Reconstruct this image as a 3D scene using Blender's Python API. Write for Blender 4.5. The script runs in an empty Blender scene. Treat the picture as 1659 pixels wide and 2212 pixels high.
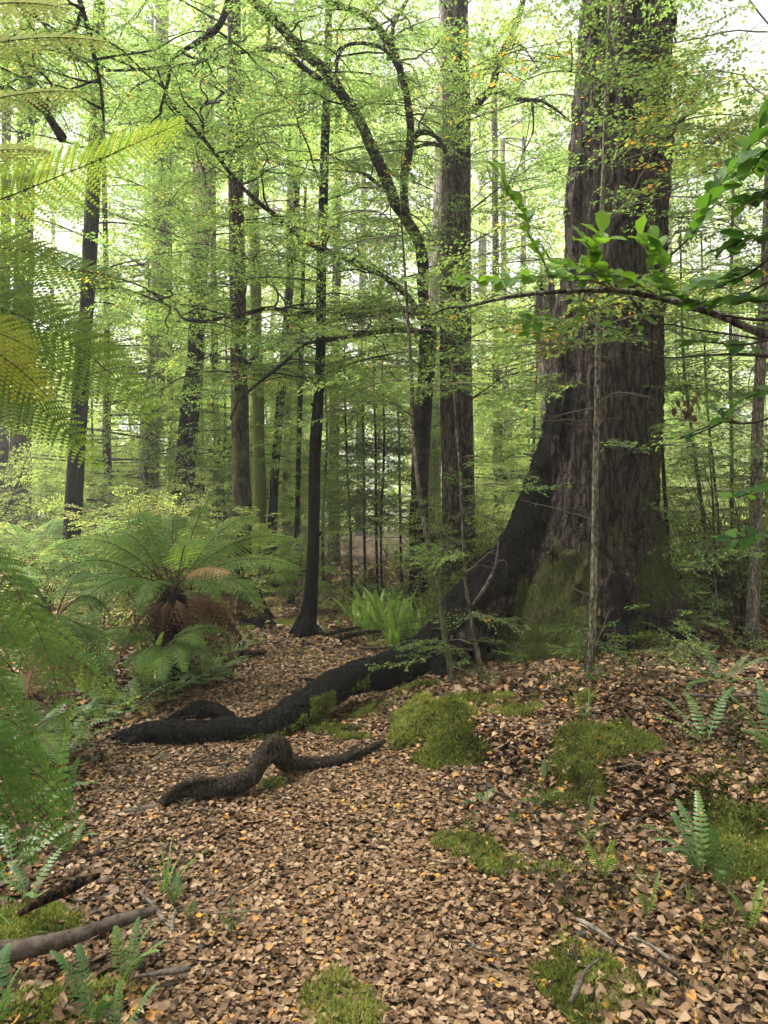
import bpy, math, random
import numpy as np
from mathutils import Vector, Matrix

S = bpy.context.scene
R = math.radians
# ------------------------------------------------------------------ camera, light, exposure
F_PX, CX, CY, EYE = 1609.0, 829.5, 1106.0, 1.5
cam_d = bpy.data.cameras.new('camera'); cam = bpy.data.objects.new('camera', cam_d)
S.collection.objects.link(cam); S.camera = cam
cam.location = (0, 0, EYE); cam.rotation_euler = (R(90), 0, 0)
cam_d.sensor_fit = 'VERTICAL'; cam_d.sensor_height = 36.0
cam_d.lens = 36.0 * F_PX / 2212.0
cam_d.clip_start = 0.05; cam_d.clip_end = 1000
cam_d.dof.use_dof = True; cam_d.dof.focus_distance = 5.5; cam_d.dof.aperture_fstop = 11.0

SUN_EL, SUN_AZ = 68, -75
w = bpy.data.worlds.new('World'); S.world = w; w.use_nodes = True
nt = w.node_tree; nt.nodes.clear()
sky = nt.nodes.new('ShaderNodeTexSky'); sky.sky_type = 'NISHITA'; sky.sun_disc = False
sky.sun_elevation = R(SUN_EL); sky.sun_rotation = R(SUN_AZ); sky.air_density = 1.0; sky.dust_density = 3.0
bw = nt.nodes.new('ShaderNodeRGBToBW')
tn = nt.nodes.new('ShaderNodeMix'); tn.data_type = 'RGBA'; tn.blend_type = 'MULTIPLY'; tn.inputs[0].default_value = 1
tn.inputs[7].default_value = (1.42, 1.41, 1.42, 1)
mx = nt.nodes.new('ShaderNodeMix'); mx.data_type = 'RGBA'; mx.inputs[0].default_value = 0.9
bg = nt.nodes.new('ShaderNodeBackground'); bg.inputs[1].default_value = 0.050
wo = nt.nodes.new('ShaderNodeOutputWorld')
L = nt.links.new
L(sky.outputs[0], bw.inputs[0]); L(bw.outputs[0], tn.inputs[6]); L(sky.outputs[0], mx.inputs[6]); L(tn.outputs[2], mx.inputs[7])
L(mx.outputs[2], bg.inputs[0]); L(bg.outputs[0], wo.inputs[0])

sd = bpy.data.lights.new('sun', 'SUN'); sd.energy = 4.8; sd.angle = R(25); sd.color = (1.0, 0.97, 0.92)
so = bpy.data.objects.new('sun', sd); S.collection.objects.link(so)
so.rotation_euler = (R(90 - SUN_EL), 0, R(180 - SUN_AZ)); so.location = (0, 0, 40)
S.view_settings.view_transform = 'Standard'; S.view_settings.look = 'None'
S.view_settings.exposure = 2.7; S.view_settings.gamma = 1.0
try: S.view_settings.use_curve_mapping = False
except Exception: pass
S.render.engine = 'CYCLES'
S.cycles.max_bounces = 12; S.cycles.diffuse_bounces = 9; S.cycles.transmission_bounces = 9
S.cycles.glossy_bounces = 2; S.cycles.transparent_max_bounces = 4; S.cycles.volume_bounces = 0
S.cycles.caustics_reflective = False; S.cycles.caustics_refractive = False

# ------------------------------------------------------------------ helpers
rng = np.random.default_rng(7)
def P(px, py, d): return np.array([(px - CX) / F_PX * d, d, EYE - (py - CY) / F_PX * d])
def sstep(x, a, b):
    t = np.clip((x - a) / (b - a), 0, 1); return t * t * (3 - 2 * t)
def _h(i, j, k):
    n = (i.astype(np.int64) * 374761393 + j.astype(np.int64) * 668265263 + k.astype(np.int64) * 2147483647 + 12345) & 0xffffffff
    n = ((n ^ (n >> 13)) * 1274126177) & 0xffffffff
    n = ((n ^ (n >> 16)) * 2246822519) & 0xffffffff
    return ((n ^ (n >> 15)) & 0xffff) / 65535.0
def vnoise(p):
    p = np.asarray(p, float); f = np.floor(p); t = p - f; t = t * t * (3 - 2 * t); i = f.astype(np.int64); o = 0
    for a in (0, 1):
        for b in (0, 1):
            for c in (0, 1):
                wgt = (t[..., 0] if a else 1 - t[..., 0]) * (t[..., 1] if b else 1 - t[..., 1]) * (t[..., 2] if c else 1 - t[..., 2])
                o = o + wgt * _h(i[..., 0] + a, i[..., 1] + b, i[..., 2] + c)
    return o * 2 - 1
def fbm(p, n=3):
    s, a = 0, 1.0
    for k in range(n): s = s + a * vnoise(p * (2.03 ** k) + 17.3 * k); a *= 0.5
    return s
def v3(x, y, z=0.0): return np.stack(np.broadcast_arrays(np.asarray(x, float), np.asarray(y, float), np.asarray(z, float)), -1)

def G(x, y):
    """height of the ground"""
    x = np.asarray(x, float); y = np.asarray(y, float)
    s1 = ((x - 0.0) * 0.725 + (y - 4.85) * 0.689)
    s2 = (x - (-0.22 + (y - 5.2) * 0.55)) * 0.87
    s = -np.log(np.exp(-6 * np.clip(s1, -8, 8)) + np.exp(-6 * np.clip(s2, -8, 8))) / 6
    bank = 0.22 * sstep(s, -0.12, 0.30) + 0.14 * sstep(s, 0.3, 1.4)
    bank = bank * (1 - 0.6 * sstep(y, 9, 16))
    xl = np.interp(y, [1, 2.2, 3.0, 4.1, 5.8, 8.2, 10, 14], [-1.2, -1.35, -1.55, -1.9, -2.05, -1.8, -1.9, -2.6])
    left = 0.22 * sstep(xl - x, -0.15, 1.1)
    n = 0.022 * fbm(v3(x * 1.3, y * 1.3, 3.1), 3) + 0.10 * sstep(np.hypot(x, y), 12, 40) * vnoise(v3(x * .12, y * .12, 9.))
    bumps = 0.035 * sstep(s, 0.0, 0.5) * vnoise(v3(x * 2.7, y * 2.7, 1.7))
    return bank + left + n + bumps
def Gp(px, d): x = (px - CX) / F_PX * d; return float(G(x, d))
PL = ([1, 2.2, 3.04, 4.06, 5.0, 5.83, 7.45, 8.5, 10, 12, 14], [-.6, -.7, -1.12, -1.65, -1.75, -1.7, -1.5, -1.42, -1.5, -2.1, -3.2])
PR = ([1, 2.2, 3.04, 4.06, 4.7, 5.83, 7.45, 8.5, 10, 12, 14], [.55, .6, .5, .42, .15, .1, -.1, -.35, -.95, -1.5, -2.5])
def on_path(x, y):
    e = 0.10 * vnoise(v3(x * 2.5, y * 2.5, 5.5))
    return (x > np.interp(y, *PL) + e) & (x < np.interp(y, *PR) + e) & (y < 14)

class MB:
    def __init__(s): s.V = []; s.F = []; s.M = []; s.T = []; s.n = 0; s.A = {}
    def add(s, V, F, mat=0, tint=0.5):
        V = np.asarray(V, float).reshape(-1, 3); F = np.asarray(F, np.int64)
        s.V.append(V); s.F.append(F + s.n); s.n += len(V)
        s.M.append(np.full(len(F), mat, np.int32) if np.isscalar(mat) else np.asarray(mat, np.int32))
        s.T.append(np.broadcast_to(np.asarray(tint, np.float32), (len(F),)))
        return s
    def build(s, name, mats, parent=None, loc=None, smooth=True, kind=None, vattr=None):
        loc = np.zeros(3) if loc is None else np.asarray(loc, float)
        if parent is not None: loc = np.array(parent['_o'])
        me = bpy.data.meshes.new(name)
        V = np.concatenate(s.V) - loc
        me.vertices.add(len(V)); me.vertices.foreach_set('co', V.astype(np.float32).ravel())
        li = np.concatenate([f.ravel() for f in s.F]); lt = np.concatenate([np.full(len(f), f.shape[1], np.int32) for f in s.F])
        me.loops.add(len(li)); me.loops.foreach_set('vertex_index', li.astype(np.int32))
        me.polygons.add(len(lt)); ls = np.concatenate([[0], np.cumsum(lt)[:-1]]).astype(np.int32)
        me.polygons.foreach_set('loop_start', ls); me.polygons.foreach_set('loop_total', lt)
        me.polygons.foreach_set('material_index', np.concatenate(s.M))
        me.polygons.foreach_set('use_smooth', np.full(len(lt), smooth, bool))
        a = me.attributes.new('tint', 'FLOAT', 'FACE'); a.data.foreach_set('value', np.concatenate(s.T).astype(np.float32))
        for k, v in (vattr or {}).items():
            a = me.attributes.new(k, 'FLOAT', 'POINT'); a.data.foreach_set('value', np.asarray(v, np.float32))
        me.update(calc_edges=True)
        for m in (mats if isinstance(mats, (list, tuple)) else [mats]): me.materials.append(m)
        o = bpy.data.objects.new(name, me); S.collection.objects.link(o)
        if parent is not None: o.parent = parent
        else: o.location = loc
        if kind: o['kind'] = kind
        return o
def thing(name, label, cat, loc, group=None):
    o = bpy.data.objects.new(name, None); S.collection.objects.link(o)
    o.location = loc; o.empty_display_size = 0.1
    o['_o'] = [float(c) for c in loc]; o['label'] = label; o['category'] = cat
    if group: o['group'] = group
    return o
def tag(o, label, cat, group=None):
    o['label'] = label; o['category'] = cat
    if group: o['group'] = group
    return o
def copy_tree(o, parent=None):
    c = o.copy(); S.collection.objects.link(c); c.parent = parent
    for ch in list(o.children): copy_tree(ch, c)
    return c
def nrm(v): v = np.asarray(v, float); return v / np.maximum(np.linalg.norm(v, axis=-1, keepdims=True), 1e-9)
def resample(pts, rad, step):
    pts = np.asarray(pts, float); rad = np.asarray(rad, float)
    d = np.linalg.norm(np.diff(pts, axis=0), axis=1); s = np.concatenate([[0], np.cumsum(d)])
    n = max(2, int(s[-1] / step) + 1); t = np.linspace(0, s[-1], n)
    def cr(y):       # smooth (Catmull-Rom) interpolation
        m = np.gradient(y, s, axis=0) if len(s) > 2 else np.repeat(((y[1:] - y[:-1]) / (s[-1] or 1))[:1], 2, 0)
        i = np.clip(np.searchsorted(s, t, 'right') - 1, 0, len(s) - 2); h = (s[i + 1] - s[i])
        u = (t - s[i]) / h
        if y.ndim > 1: h = h[:, None]; u = u[:, None]
        return (2*u**3-3*u**2+1)*y[i] + (u**3-2*u**2+u)*h*m[i] + (-2*u**3+3*u**2)*y[i+1] + (u**3-u**2)*h*m[i+1]
    return cr(pts), np.maximum(cr(rad), 0.0005)
def tube(pts, rad, sides=8, rough=0.0, nscale=(6, 6, 2), cap=True, seed=0.0, flute=None):
    """tapered tube along a smooth line; returns V, quads"""
    pts = np.asarray(pts, float); n = len(pts)
    T = nrm(np.gradient(pts, axis=0))
    u = np.array([1., 0, 0]) if abs(T[0][0]) < .8 else np.array([0, 1., 0])
    U = []
    for i in range(n):
        u = u - T[i] * u.dot(T[i]); u = u / np.linalg.norm(u); U.append(u)
    U = np.array(U); W = np.cross(T, U)
    a = np.linspace(0, 2 * np.pi, sides, endpoint=False)
    rr = np.repeat(np.asarray(rad, float)[:, None], sides, 1)
    if flute is not None: rr = rr * (1 + flute[:, None] * (0.55*np.cos(3*a+seed) + 0.35*np.cos(5*a+2*seed+1) + .2*np.cos(8*a+seed*3))[None])
    D = U[:, None] * np.cos(a)[None, :, None] + W[:, None] * np.sin(a)[None, :, None]
    V = pts[:, None] + D * rr[..., None]
    if rough:
        q = fbm(V * np.array(nscale) + seed * 3.7, 3)
        V = V + D * (q * rough * rr)[..., None]
    i, j = np.meshgrid(np.arange(n - 1), np.arange(sides), indexing='ij')
    Fq = np.stack([i*sides+j, i*sides+(j+1) % sides, (i+1)*sides+(j+1) % sides, (i+1)*sides+j], -1).reshape(-1, 4)
    V = V.reshape(-1, 3)
    if cap:
        V = np.concatenate([V, pts[-1:] + T[-1:] * rad[-1] * .5, pts[:1]])
        c, b = len(V) - 2, len(V) - 1
        jj = np.arange(sides)
        Fc = np.stack([(n-1)*sides+jj, (n-1)*sides+(jj+1) % sides, np.full(sides, c), np.full(sides, c)], -1)
        Fb = np.stack([(jj+1) % sides, jj, np.full(sides, b), np.full(sides, b)], -1)
        return V, Fq, Fc[:, :3], Fb[:, :3]
    return V, Fq, None, None
def add_tube(mb, pts, rad, sides=8, step=None, mat=0, tint=.5, **k):
    if step: pts, rad = resample(pts, rad, step)
    V, Fq, Fc, Fb = tube(pts, rad, sides, **k)
    n0 = mb.n; mb.add(V, Fq, mat, tint)
    for f in (Fc, Fb):
        if f is not None:
            mb.F.append(f + n0); mb.M.append(np.full(len(f), mat, np.int32)); mb.T.append(np.full(len(f), tint if np.isscalar(tint) else .5, np.float32))
    return V
def segs(mb, A, B, ra, rb, mat=0, tint=.5):
    """many thin three-sided twigs at once"""
    A = np.asarray(A, float).reshape(-1, 3); B = np.asarray(B, float).reshape(-1, 3); m = len(A)
    T = nrm(B - A); ref = np.where(np.abs(T[:, 2:3]) > .9, np.array([[1., 0, 0]]), np.array([[0, 0, 1.]]))
    U = nrm(np.cross(T, ref)); W = np.cross(T, U)
    ra = np.broadcast_to(np.asarray(ra, float), (m,)); rb = np.broadcast_to(np.asarray(rb, float), (m,))
    V = np.zeros((m, 6, 3))
    for k in range(3):
        a = 2*np.pi*k/3; D = U*math.cos(a) + W*math.sin(a)
        V[:, k] = A + D*ra[:, None]; V[:, 3+k] = B + D*rb[:, None]
    f = np.array([[0, 1, 4, 3], [1, 2, 5, 4], [2, 0, 3, 5]])
    mb.add(V, (f[None] + (np.arange(m)*6)[:, None, None]).reshape(-1, 4), mat, tint)

# ------------------------------------------------------------------ materials
def new_mat(name):
    m = bpy.data.materials.new(name); m.use_nodes = True; t = m.node_tree; t.nodes.clear()
    return m, t, t.nodes.new('ShaderNodeOutputMaterial')
def N(t, typ, ins=None, **kw):
    n = t.nodes.new('ShaderNode' + typ)
    for k, v in kw.items(): setattr(n, k, v)
    for k, v in (ins or {}).items():
        if isinstance(v, bpy.types.NodeSocket): t.links.new(v, n.inputs[k])
        else: n.inputs[k].default_value = v
    return n
def ramp(t, fac, stops):
    n = t.nodes.new('ShaderNodeValToRGB'); t.links.new(fac, n.inputs[0]); e = n.color_ramp.elements
    while len(e) < len(stops): e.new(0.5)
    for q, (p, c) in zip(e, stops): q.position = p; q.color = (*c, 1)
    return n.outputs[0]
def mixc(t, f, a, b, mode='MIX'):
    n = t.nodes.new('ShaderNodeMix'); n.data_type = 'RGBA'; n.blend_type = mode
    for s, v in ((0, f), (6, a), (7, b)):
        if isinstance(v, bpy.types.NodeSocket): t.links.new(v, n.inputs[s])
        else: n.inputs[s].default_value = v if s == 0 else (*v, 1)
    return n.outputs[2]
def math_(t, op, a, b=0.0, clamp=False):
    n = t.nodes.new('ShaderNodeMath'); n.operation = op; n.use_clamp = clamp
    for s, v in ((0, a), (1, b)):
        if isinstance(v, bpy.types.NodeSocket): t.links.new(v, n.inputs[s])
        else: n.inputs[s].default_value = v
    return n.outputs[0]
def leaf_mat(name, stops, trans=0.5, gloss=0.0, rough=0.4, tboost=(1.7, 1.68, 1.1), mottle=0.0):
    m, t, out = new_mat(name)
    at = N(t, 'Attribute', attribute_name='tint'); oi = N(t, 'ObjectInfo')
    f = math_(t, 'ADD', at.outputs['Fac'], math_(t, 'MULTIPLY', math_(t, 'SUBTRACT', oi.outputs['Random'], .5), .12))
    col = ramp(t, f, stops)
    if mottle:
        g = N(t, 'NewGeometry'); nn = N(t, 'TexNoise', {'Vector': g.outputs['Position'], 'Scale': 90, 'Detail': 4, 'Roughness': .7})
        col = mixc(t, math_(t, 'MULTIPLY', ramp(t, nn.outputs[0], [(.35, (0, 0, 0)), (.65, (1, 1, 1))]), mottle), col, mixc(t, 1, col, (.42, .40, .40), 'MULTIPLY'))
    if gloss:
        d = N(t, 'BsdfPrincipled', {'Base Color': col, 'Roughness': rough, 'Specular IOR Level': gloss})
    else: d = N(t, 'BsdfDiffuse', {'Color': col})
    tc = mixc(t, 1.0, col, tboost, 'MULTIPLY')
    tr = N(t, 'BsdfTranslucent', {'Color': tc})
    mxs = N(t, 'MixShader', {0: trans, 1: d.outputs[0], 2: tr.outputs[0]})
    t.links.new(mxs.outputs[0], out.inputs[0]); return m
M = {}
GREEN = [(0, (.040, .080, .026)), (.35, (.092, .155, .048)), (.7, (.158, .228, .070)), (.9, (.24, .305, .09)), (.965, (.42, .34, .05)), (1, (.50, .25, .05))]
M['leaf'] = leaf_mat('beech_leaf', GREEN, .52)
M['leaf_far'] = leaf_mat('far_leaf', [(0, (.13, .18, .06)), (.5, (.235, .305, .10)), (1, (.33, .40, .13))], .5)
M['bush'] = leaf_mat('bush_leaf', [(0, (.09, .12, .045)), (.5, (.195, .25, .085)), (.85, (.28, .33, .11)), (1, (.32, .26, .09))], .5)
M['fern'] = leaf_mat('fern_leaf', [(0, (.03, .065, .02)), (.5, (.09, .16, .035)), (.8, (.20, .29, .05)), (1, (.38, .38, .07))], .5, .08, .6)
M['hardfern'] = leaf_mat('hard_fern_leaf', [(0, (.03, .085, .03)), (.6, (.085, .165, .045)), (1, (.19, .28, .055))], .3, .4, .4)
M['crownfern'] = leaf_mat('crown_fern_leaf', [(0, (.12, .21, .04)), (.6, (.24, .38, .08)), (1, (.36, .46, .1))], .4, .4, .4)
M['glossy'] = leaf_mat('glossy_leaf', [(0, (.02, .065, .018)), (.5, (.075, .16, .024)), (1, (.15, .26, .035))], .45, .14, .45, (1.9, 1.9, .8))
M['dead'] = leaf_mat('dead_frond', [(0, (.07, .04, .025)), (.6, (.17, .095, .055)), (1, (.40, .235, .14))], .25)
M['litter'] = leaf_mat('litter_leaf', [(0, (.018, .010, .005)), (.25, (.075, .041, .021)), (.5, (.20, .117, .062)), (.72, (.32, .20, .115)),
    (.84, (.44, .31, .19)), (.92, (.44, .20, .05)), (1, (.60, .33, .06))], .12, .22, .5, (1.2, 1.1, 1), mottle=.55)
M['moss'] = leaf_mat('moss', [(0, (.030, .034, .010)), (.4, (.11, .13, .032)), (.75, (.21, .245, .058)), (1, (.33, .34, .11))], .3)
M['grass'] = leaf_mat('grass_blade', [(0, (.06, .14, .03)), (1, (.2, .33, .08))], .35, .3, .4)

def bark_mat(name, pal, sx=1.0, bump=1.0, moss_c=(.10, .12, .03), grain=.22, soot_c=(.016, .0145, .013)):
    """pal: furrow, body, ridge colours; per-vertex moss / soot attributes add growth on the surface"""
    m, t, out = new_mat(name)
    g = N(t, 'NewGeometry'); mp = N(t, 'Mapping', {'Vector': g.outputs['Position'], 'Scale': (14*sx, 14*sx, 2.6*sx)})
    mp2 = N(t, 'Mapping', {'Vector': g.outputs['Position'], 'Scale': (30*sx, 30*sx, 11*sx)})
    n1 = N(t, 'TexNoise', {'Vector': mp.outputs[0], 'Scale': 1.0, 'Detail': 6, 'Roughness': .65, 'Distortion': .6})
    vo = N(t, 'TexVoronoi', {'Vector': mp2.outputs[0], 'Scale': 1.0, 'Randomness': 1.0}, feature='F1')
    n2 = N(t, 'TexNoise', {'Vector': g.outputs['Position'], 'Scale': 60, 'Detail': 4, 'Roughness': .7})
    n3 = N(t, 'TexNoise', {'Vector': g.outputs['Position'], 'Scale': 2.3, 'Detail': 5, 'Roughness': .7})
    h = math_(t, 'ADD', math_(t, 'MULTIPLY', n1.outputs[0], 1.0), math_(t, 'MULTIPLY', vo.outputs['Distance'], .35))
    dv = N(t, 'VectorMath', {0: mp.outputs[0], 1: n1.outputs['Color']}, operation='ADD')
    ve = N(t, 'TexVoronoi', {'Vector': dv.outputs[0], 'Scale': 1.55, 'Randomness': 1.0}, feature='DISTANCE_TO_EDGE')
    crack = ramp(t, ve.outputs['Distance'], [(.0, (0, 0, 0)), (.16, (1, 1, 1))])
    h = math_(t, 'ADD', h, math_(t, 'MULTIPLY', n2.outputs[0], grain))
    col = ramp(t, math_(t, 'SUBTRACT', h, .35), [(.27, pal[0]), (.40, pal[1]), (.56, pal[2])])
    col = mixc(t, math_(t, 'MULTIPLY', n3.outputs[0], .7), col, mixc(t, 1, col, (.55, .55, .55), 'MULTIPLY'))
    col = mixc(t, crack, mixc(t, 1, col, (.30, .28, .26), 'MULTIPLY'), col)
    h = math_(t, 'ADD', h, math_(t, 'MULTIPLY', crack, .55))
    lich = math_(t, 'MULTIPLY', math_(t, 'SUBTRACT', n2.outputs[0], .6), 5, True)
    am = N(t, 'Attribute', attribute_name='moss'); asx = N(t, 'Attribute', attribute_name='soot'); al = N(t, 'Attribute', attribute_name='lichen')
    col = mixc(t, math_(t, 'MULTIPLY', lich, al.outputs['Fac'], True), col, (.36, .36, .31))
    sf = math_(t, 'MULTIPLY', math_(t, 'SUBTRACT', math_(t, 'ADD', asx.outputs['Fac'], math_(t, 'MULTIPLY', math_(t, 'SUBTRACT', n3.outputs[0], .5), 1.2)), .42), 5, True)
    col = mixc(t, sf, col, mixc(t, n2.outputs[0], (.0025, .0022, .002), soot_c))
    mf = math_(t, 'MULTIPLY', math_(t, 'SUBTRACT', math_(t, 'ADD', am.outputs['Fac'], math_(t, 'MULTIPLY', math_(t, 'SUBTRACT', n3.outputs[0], .5), 1.6)), .5), 4, True)
    nf = N(t, 'TexNoise', {'Vector': g.outputs['Position'], 'Scale': 75, 'Detail': 5, 'Roughness': .8})
    mc = mixc(t, nf.outputs[0], tuple(c*.18 for c in moss_c), tuple(c*1.9 for c in moss_c))
    col = mixc(t, mf, col, mc)
    hh = math_(t, 'ADD', h, math_(t, 'MULTIPLY', nf.outputs[0], math_(t, 'MULTIPLY', mf, .8)))
    b = N(t, 'Bump', {'Height': hh, 'Strength': min(1, .9*bump), 'Distance': .03*bump})
    p = N(t, 'BsdfPrincipled', {'Base Color': col, 'Roughness': .95, 'Specular IOR Level': .08, 'Normal': b.outputs[0]})
    t.links.new(p.outputs[0], out.inputs[0]); return m
M['bark_big'] = bark_mat('big_tree_bark', [(.008, .006, .005), (.038, .028, .023), (.095, .074, .062)], .9, 1.5, (.095, .105, .032), .5, (.022, .019, .016))
M['bark'] = bark_mat('brown_bark', [(.015, .011, .008), (.065, .05, .034), (.14, .11, .078)], 1.2, 1.0)
M['bark_red'] = bark_mat('red_brown_bark', [(.014, .009, .007), (.062, .043, .033), (.13, .095, .075)], 1.2, 1.0)
M['bark_pale'] = bark_mat('pale_bark', [(.07, .056, .045), (.25, .21, .175), (.42, .37, .32)], 1.1, .8)
M['pole'] = bark_mat('sapling_bark', [(.035, .03, .02), (.09, .08, .055), (.18, .165, .125)], 2.2, .4)
M['darktwig'] = bark_mat('dark_branch', [(.006, .005, .004), (.022, .017, .013), (.06, .047, .036)], 2.5, .8, grain=.7)
M['deadwood'] = bark_mat('dead_wood', [(.03, .024, .018), (.095, .08, .064), (.20, .18, .15)], 2.5, .5)
M['rotten'] = bark_mat('rotten_wood', [(.010, .006, .004), (.045, .024, .015), (.10, .055, .035)], 2.0, 1.2)
M['pole_pale'] = bark_mat('pale_sapling_bark', [(.07, .062, .045), (.19, .17, .125), (.34, .31, .24)], 2.4, .4)
def flat_mat(name, c1, c2, sc=20, rough=.8):
    m, t, out = new_mat(name); g = N(t, 'NewGeometry')
    n = N(t, 'TexNoise', {'Vector': g.outputs['Position'], 'Scale': sc, 'Detail': 8, 'Roughness': .75})
    f = ramp(t, n.outputs[0], [(.36, (0, 0, 0)), (.62, (1, 1, 1))])
    bp = N(t, 'Bump', {'Height': n.outputs[0], 'Strength': .8, 'Distance': .012})
    p = N(t, 'BsdfPrincipled', {'Base Color': mixc(t, f, c1, c2), 'Roughness': rough, 'Specular IOR Level': .15, 'Normal': bp.outputs[0]})
    t.links.new(p.outputs[0], out.inputs[0]); return m
M['twig'] = flat_mat('twig', (.02, .015, .010), (.06, .048, .034))
M['twig_pale'] = flat_mat('pale_twig', (.07, .058, .04), (.17, .145, .105))
M['stipe'] = flat_mat('fern_stalk', (.03, .018, .01), (.10, .07, .03))
M['stipe_green'] = flat_mat('green_stalk', (.10, .13, .04), (.24, .27, .1))
M['stick_pale'] = flat_mat('bleached_stick', (.06, .048, .035), (.30, .27, .22), 45)
M['stick_grey'] = flat_mat('grey_stick', (.025, .02, .014), (.16, .13, .10), 45)
M['log_wood'] = flat_mat('log_bark', (.018, .013, .01), (.13, .10, .078), 24)
def soil_mat(name, a, b, c):
    m, t, out = new_mat(name); g = N(t, 'NewGeometry')
    n = N(t, 'TexNoise', {'Vector': g.outputs['Position'], 'Scale': 3.0, 'Detail': 8, 'Roughness': .7})
    v = N(t, 'TexVoronoi', {'Vector': g.outputs['Position'], 'Scale': 38, 'Randomness': 1})
    sepc = N(t, 'SeparateColor', {0: v.outputs['Color']})
    col = ramp(t, sepc.outputs[0], [(0, a), (.55, b), (1, c)])
    col = mixc(t, ramp(t, n.outputs[0], [(.38, (0, 0, 0)), (.62, (1, 1, 1))]), mixc(t, 1, col, (.45, .45, .45), 'MULTIPLY'), col)
    bp = N(t, 'Bump', {'Height': v.outputs['Distance'], 'Strength': .8, 'Distance': .02})
    p = N(t, 'BsdfPrincipled', {'Base Color': col, 'Roughness': .95, 'Specular IOR Level': .1, 'Normal': bp.outputs[0]})
    t.links.new(p.outputs[0], out.inputs[0]); return m
M['soil'] = soil_mat('forest_soil', (.018, .011, .007), (.05, .031, .02), (.11, .07, .045))
M['path'] = soil_mat('path_soil', (.028, .018, .011), (.08, .05, .033), (.15, .10, .065))

# ------------------------------------------------------------------ ground and path
def grid_obj(name, xs, ys, mat, lift=0.0, mask=None, base_z=None):
    X, Y = np.meshgrid(xs, ys); Z = G(X, Y) + lift
    V = np.stack([X, Y, Z], -1).reshape(-1, 3); nx = len(xs)
    i, j = np.meshgrid(np.arange(len(ys)-1), np.arange(nx-1), indexing='ij')
    Fq = np.stack([i*nx+j, i*nx+j+1, (i+1)*nx+j+1, (i+1)*nx+j], -1).reshape(-1, 4)
    if mask is not None:
        c = V[Fq].mean(1); Fq = Fq[mask(c[:, 0], c[:, 1])]
        u, inv = np.unique(Fq, return_inverse=True); V = V[u]; Fq = inv.reshape(-1, 4)
    mb = MB(); mb.add(V, Fq)
    return mb.build(name, mat)
gx = np.concatenate([-np.geomspace(140, 6, 24)[:-1], np.arange(-6, 7, .06), np.geomspace(7.1, 140, 24)])
gy = np.concatenate([[-40, -20, -8, -3, -1], np.arange(0, 13, .06), np.geomspace(13.1, 140, 40)])
ground = grid_obj('forest_floor', gx, gy, M['soil']); ground['kind'] = 'structure'; ground['_o'] = [0, 0, 0]
ground['label'] = 'leaf strewn forest floor on both sides of the trail'
path = grid_obj('path', np.arange(-3.6, .8, .05), np.arange(1.0, 13.5, .05), M['path'], .005, on_path); path['kind'] = 'structure'; path['_o'] = [0, 0, 0]
path['label'] = 'trodden woodland path carpeted with brown leaves'

# ------------------------------------------------------------------ fallen leaves
def leaf_shape(w=.34, detail=True, curl=.5, bend=.3, tw=0.0, wob=0.0, seed=0):
    r_ = np.random.default_rng(seed)
    xs = np.array([0, .18, .48, .80, 1.04]) if detail else np.array([0, .3, .7, 1.0])
    ws = np.array([.04, .84, 1.0, .56, 0]) if detail else np.array([.02, 1, .95, 0])
    ws = ws * w
    V, Fq = [], []
    for x, q in zip(xs, ws):
        for s in (-1, 0, 1):
            qq = q * (1 + wob * r_.uniform(-1, 1)); y = s * qq
            z = curl * abs(y) * (1 if s else 0) * (.6 + .4*s*tw) + bend * (x - .4)**2 - .1*bend
            V.append((x - .5 + (wob*.5*r_.uniform(-1, 1) if s else 0)*.6, y, z + (wob*.12*r_.uniform(-1, 1) if s else 0)))
    for i in range(len(xs) - 1):
        for s in (0, 1):
            a = i*3+s; Fq.append((a, a+1, a+4, a+3))
    return np.array(V), np.array(Fq)
def leaf_shape_lo(w=.34, curl=.4, bend=.3):
    V = np.array([(-.5, 0, .25*bend), (-.2, -w, curl*w), (-.2, w, curl*w*.5), (.2, -w*.95, curl*w*.8), (.2, w*.95, curl*w), (.5, 0, .25*bend)])
    return V, np.array([[0, 1, 2], [1, 3, 2], [3, 4, 2], [3, 5, 4]])
def rot_from(yaw, tx, ty):
    cy, sy = np.cos(yaw), np.sin(yaw); cx, sx = np.cos(tx), np.sin(tx); cz, sz = np.cos(ty), np.sin(ty)
    m = len(yaw); Rz = np.zeros((m, 3, 3)); Rx = np.zeros((m, 3, 3)); Ry = np.zeros((m, 3, 3))
    Rz[:, 0, 0] = cy; Rz[:, 0, 1] = -sy; Rz[:, 1, 0] = sy; Rz[:, 1, 1] = cy; Rz[:, 2, 2] = 1
    Rx[:, 0, 0] = 1; Rx[:, 1, 1] = cx; Rx[:, 1, 2] = -sx; Rx[:, 2, 1] = sx; Rx[:, 2, 2] = cx
    Ry[:, 1, 1] = 1; Ry[:, 0, 0] = cz; Ry[:, 0, 2] = sz; Ry[:, 2, 0] = -sz; Ry[:, 2, 2] = cz
    return Rz @ Rx @ Ry
def litter_tint(n, r_, bright=.05, old=.0):
    t = np.clip(r_.normal(.46 - old, .20, n), 0.02, .84); k = r_.random(n)
    t = np.where(k < bright, r_.uniform(.86, 1.0, n), t); return t
def stamp(mb, tV, tF, pos, Rm, sc, tint, mat=0, tt=None):
    """copies of one template placed by arrays"""
    m, n = len(pos), len(tV)
    if m == 0: return
    V = np.einsum('mij,nj->mni', Rm, tV) * np.reshape(sc, (-1, 1, 1)) + pos[:, None]
    Fq = (tF[None] + (np.arange(m) * n)[:, None, None]).reshape(-1, tF.shape[1])
    T = np.repeat(tint, len(tF)) if tt is None else (np.asarray(tint)[:, None] + tt[None]).ravel()
    mt = mat if np.isscalar(mat) else np.tile(mat, m)
    mb.add(V, Fq, mt, T)
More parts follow.
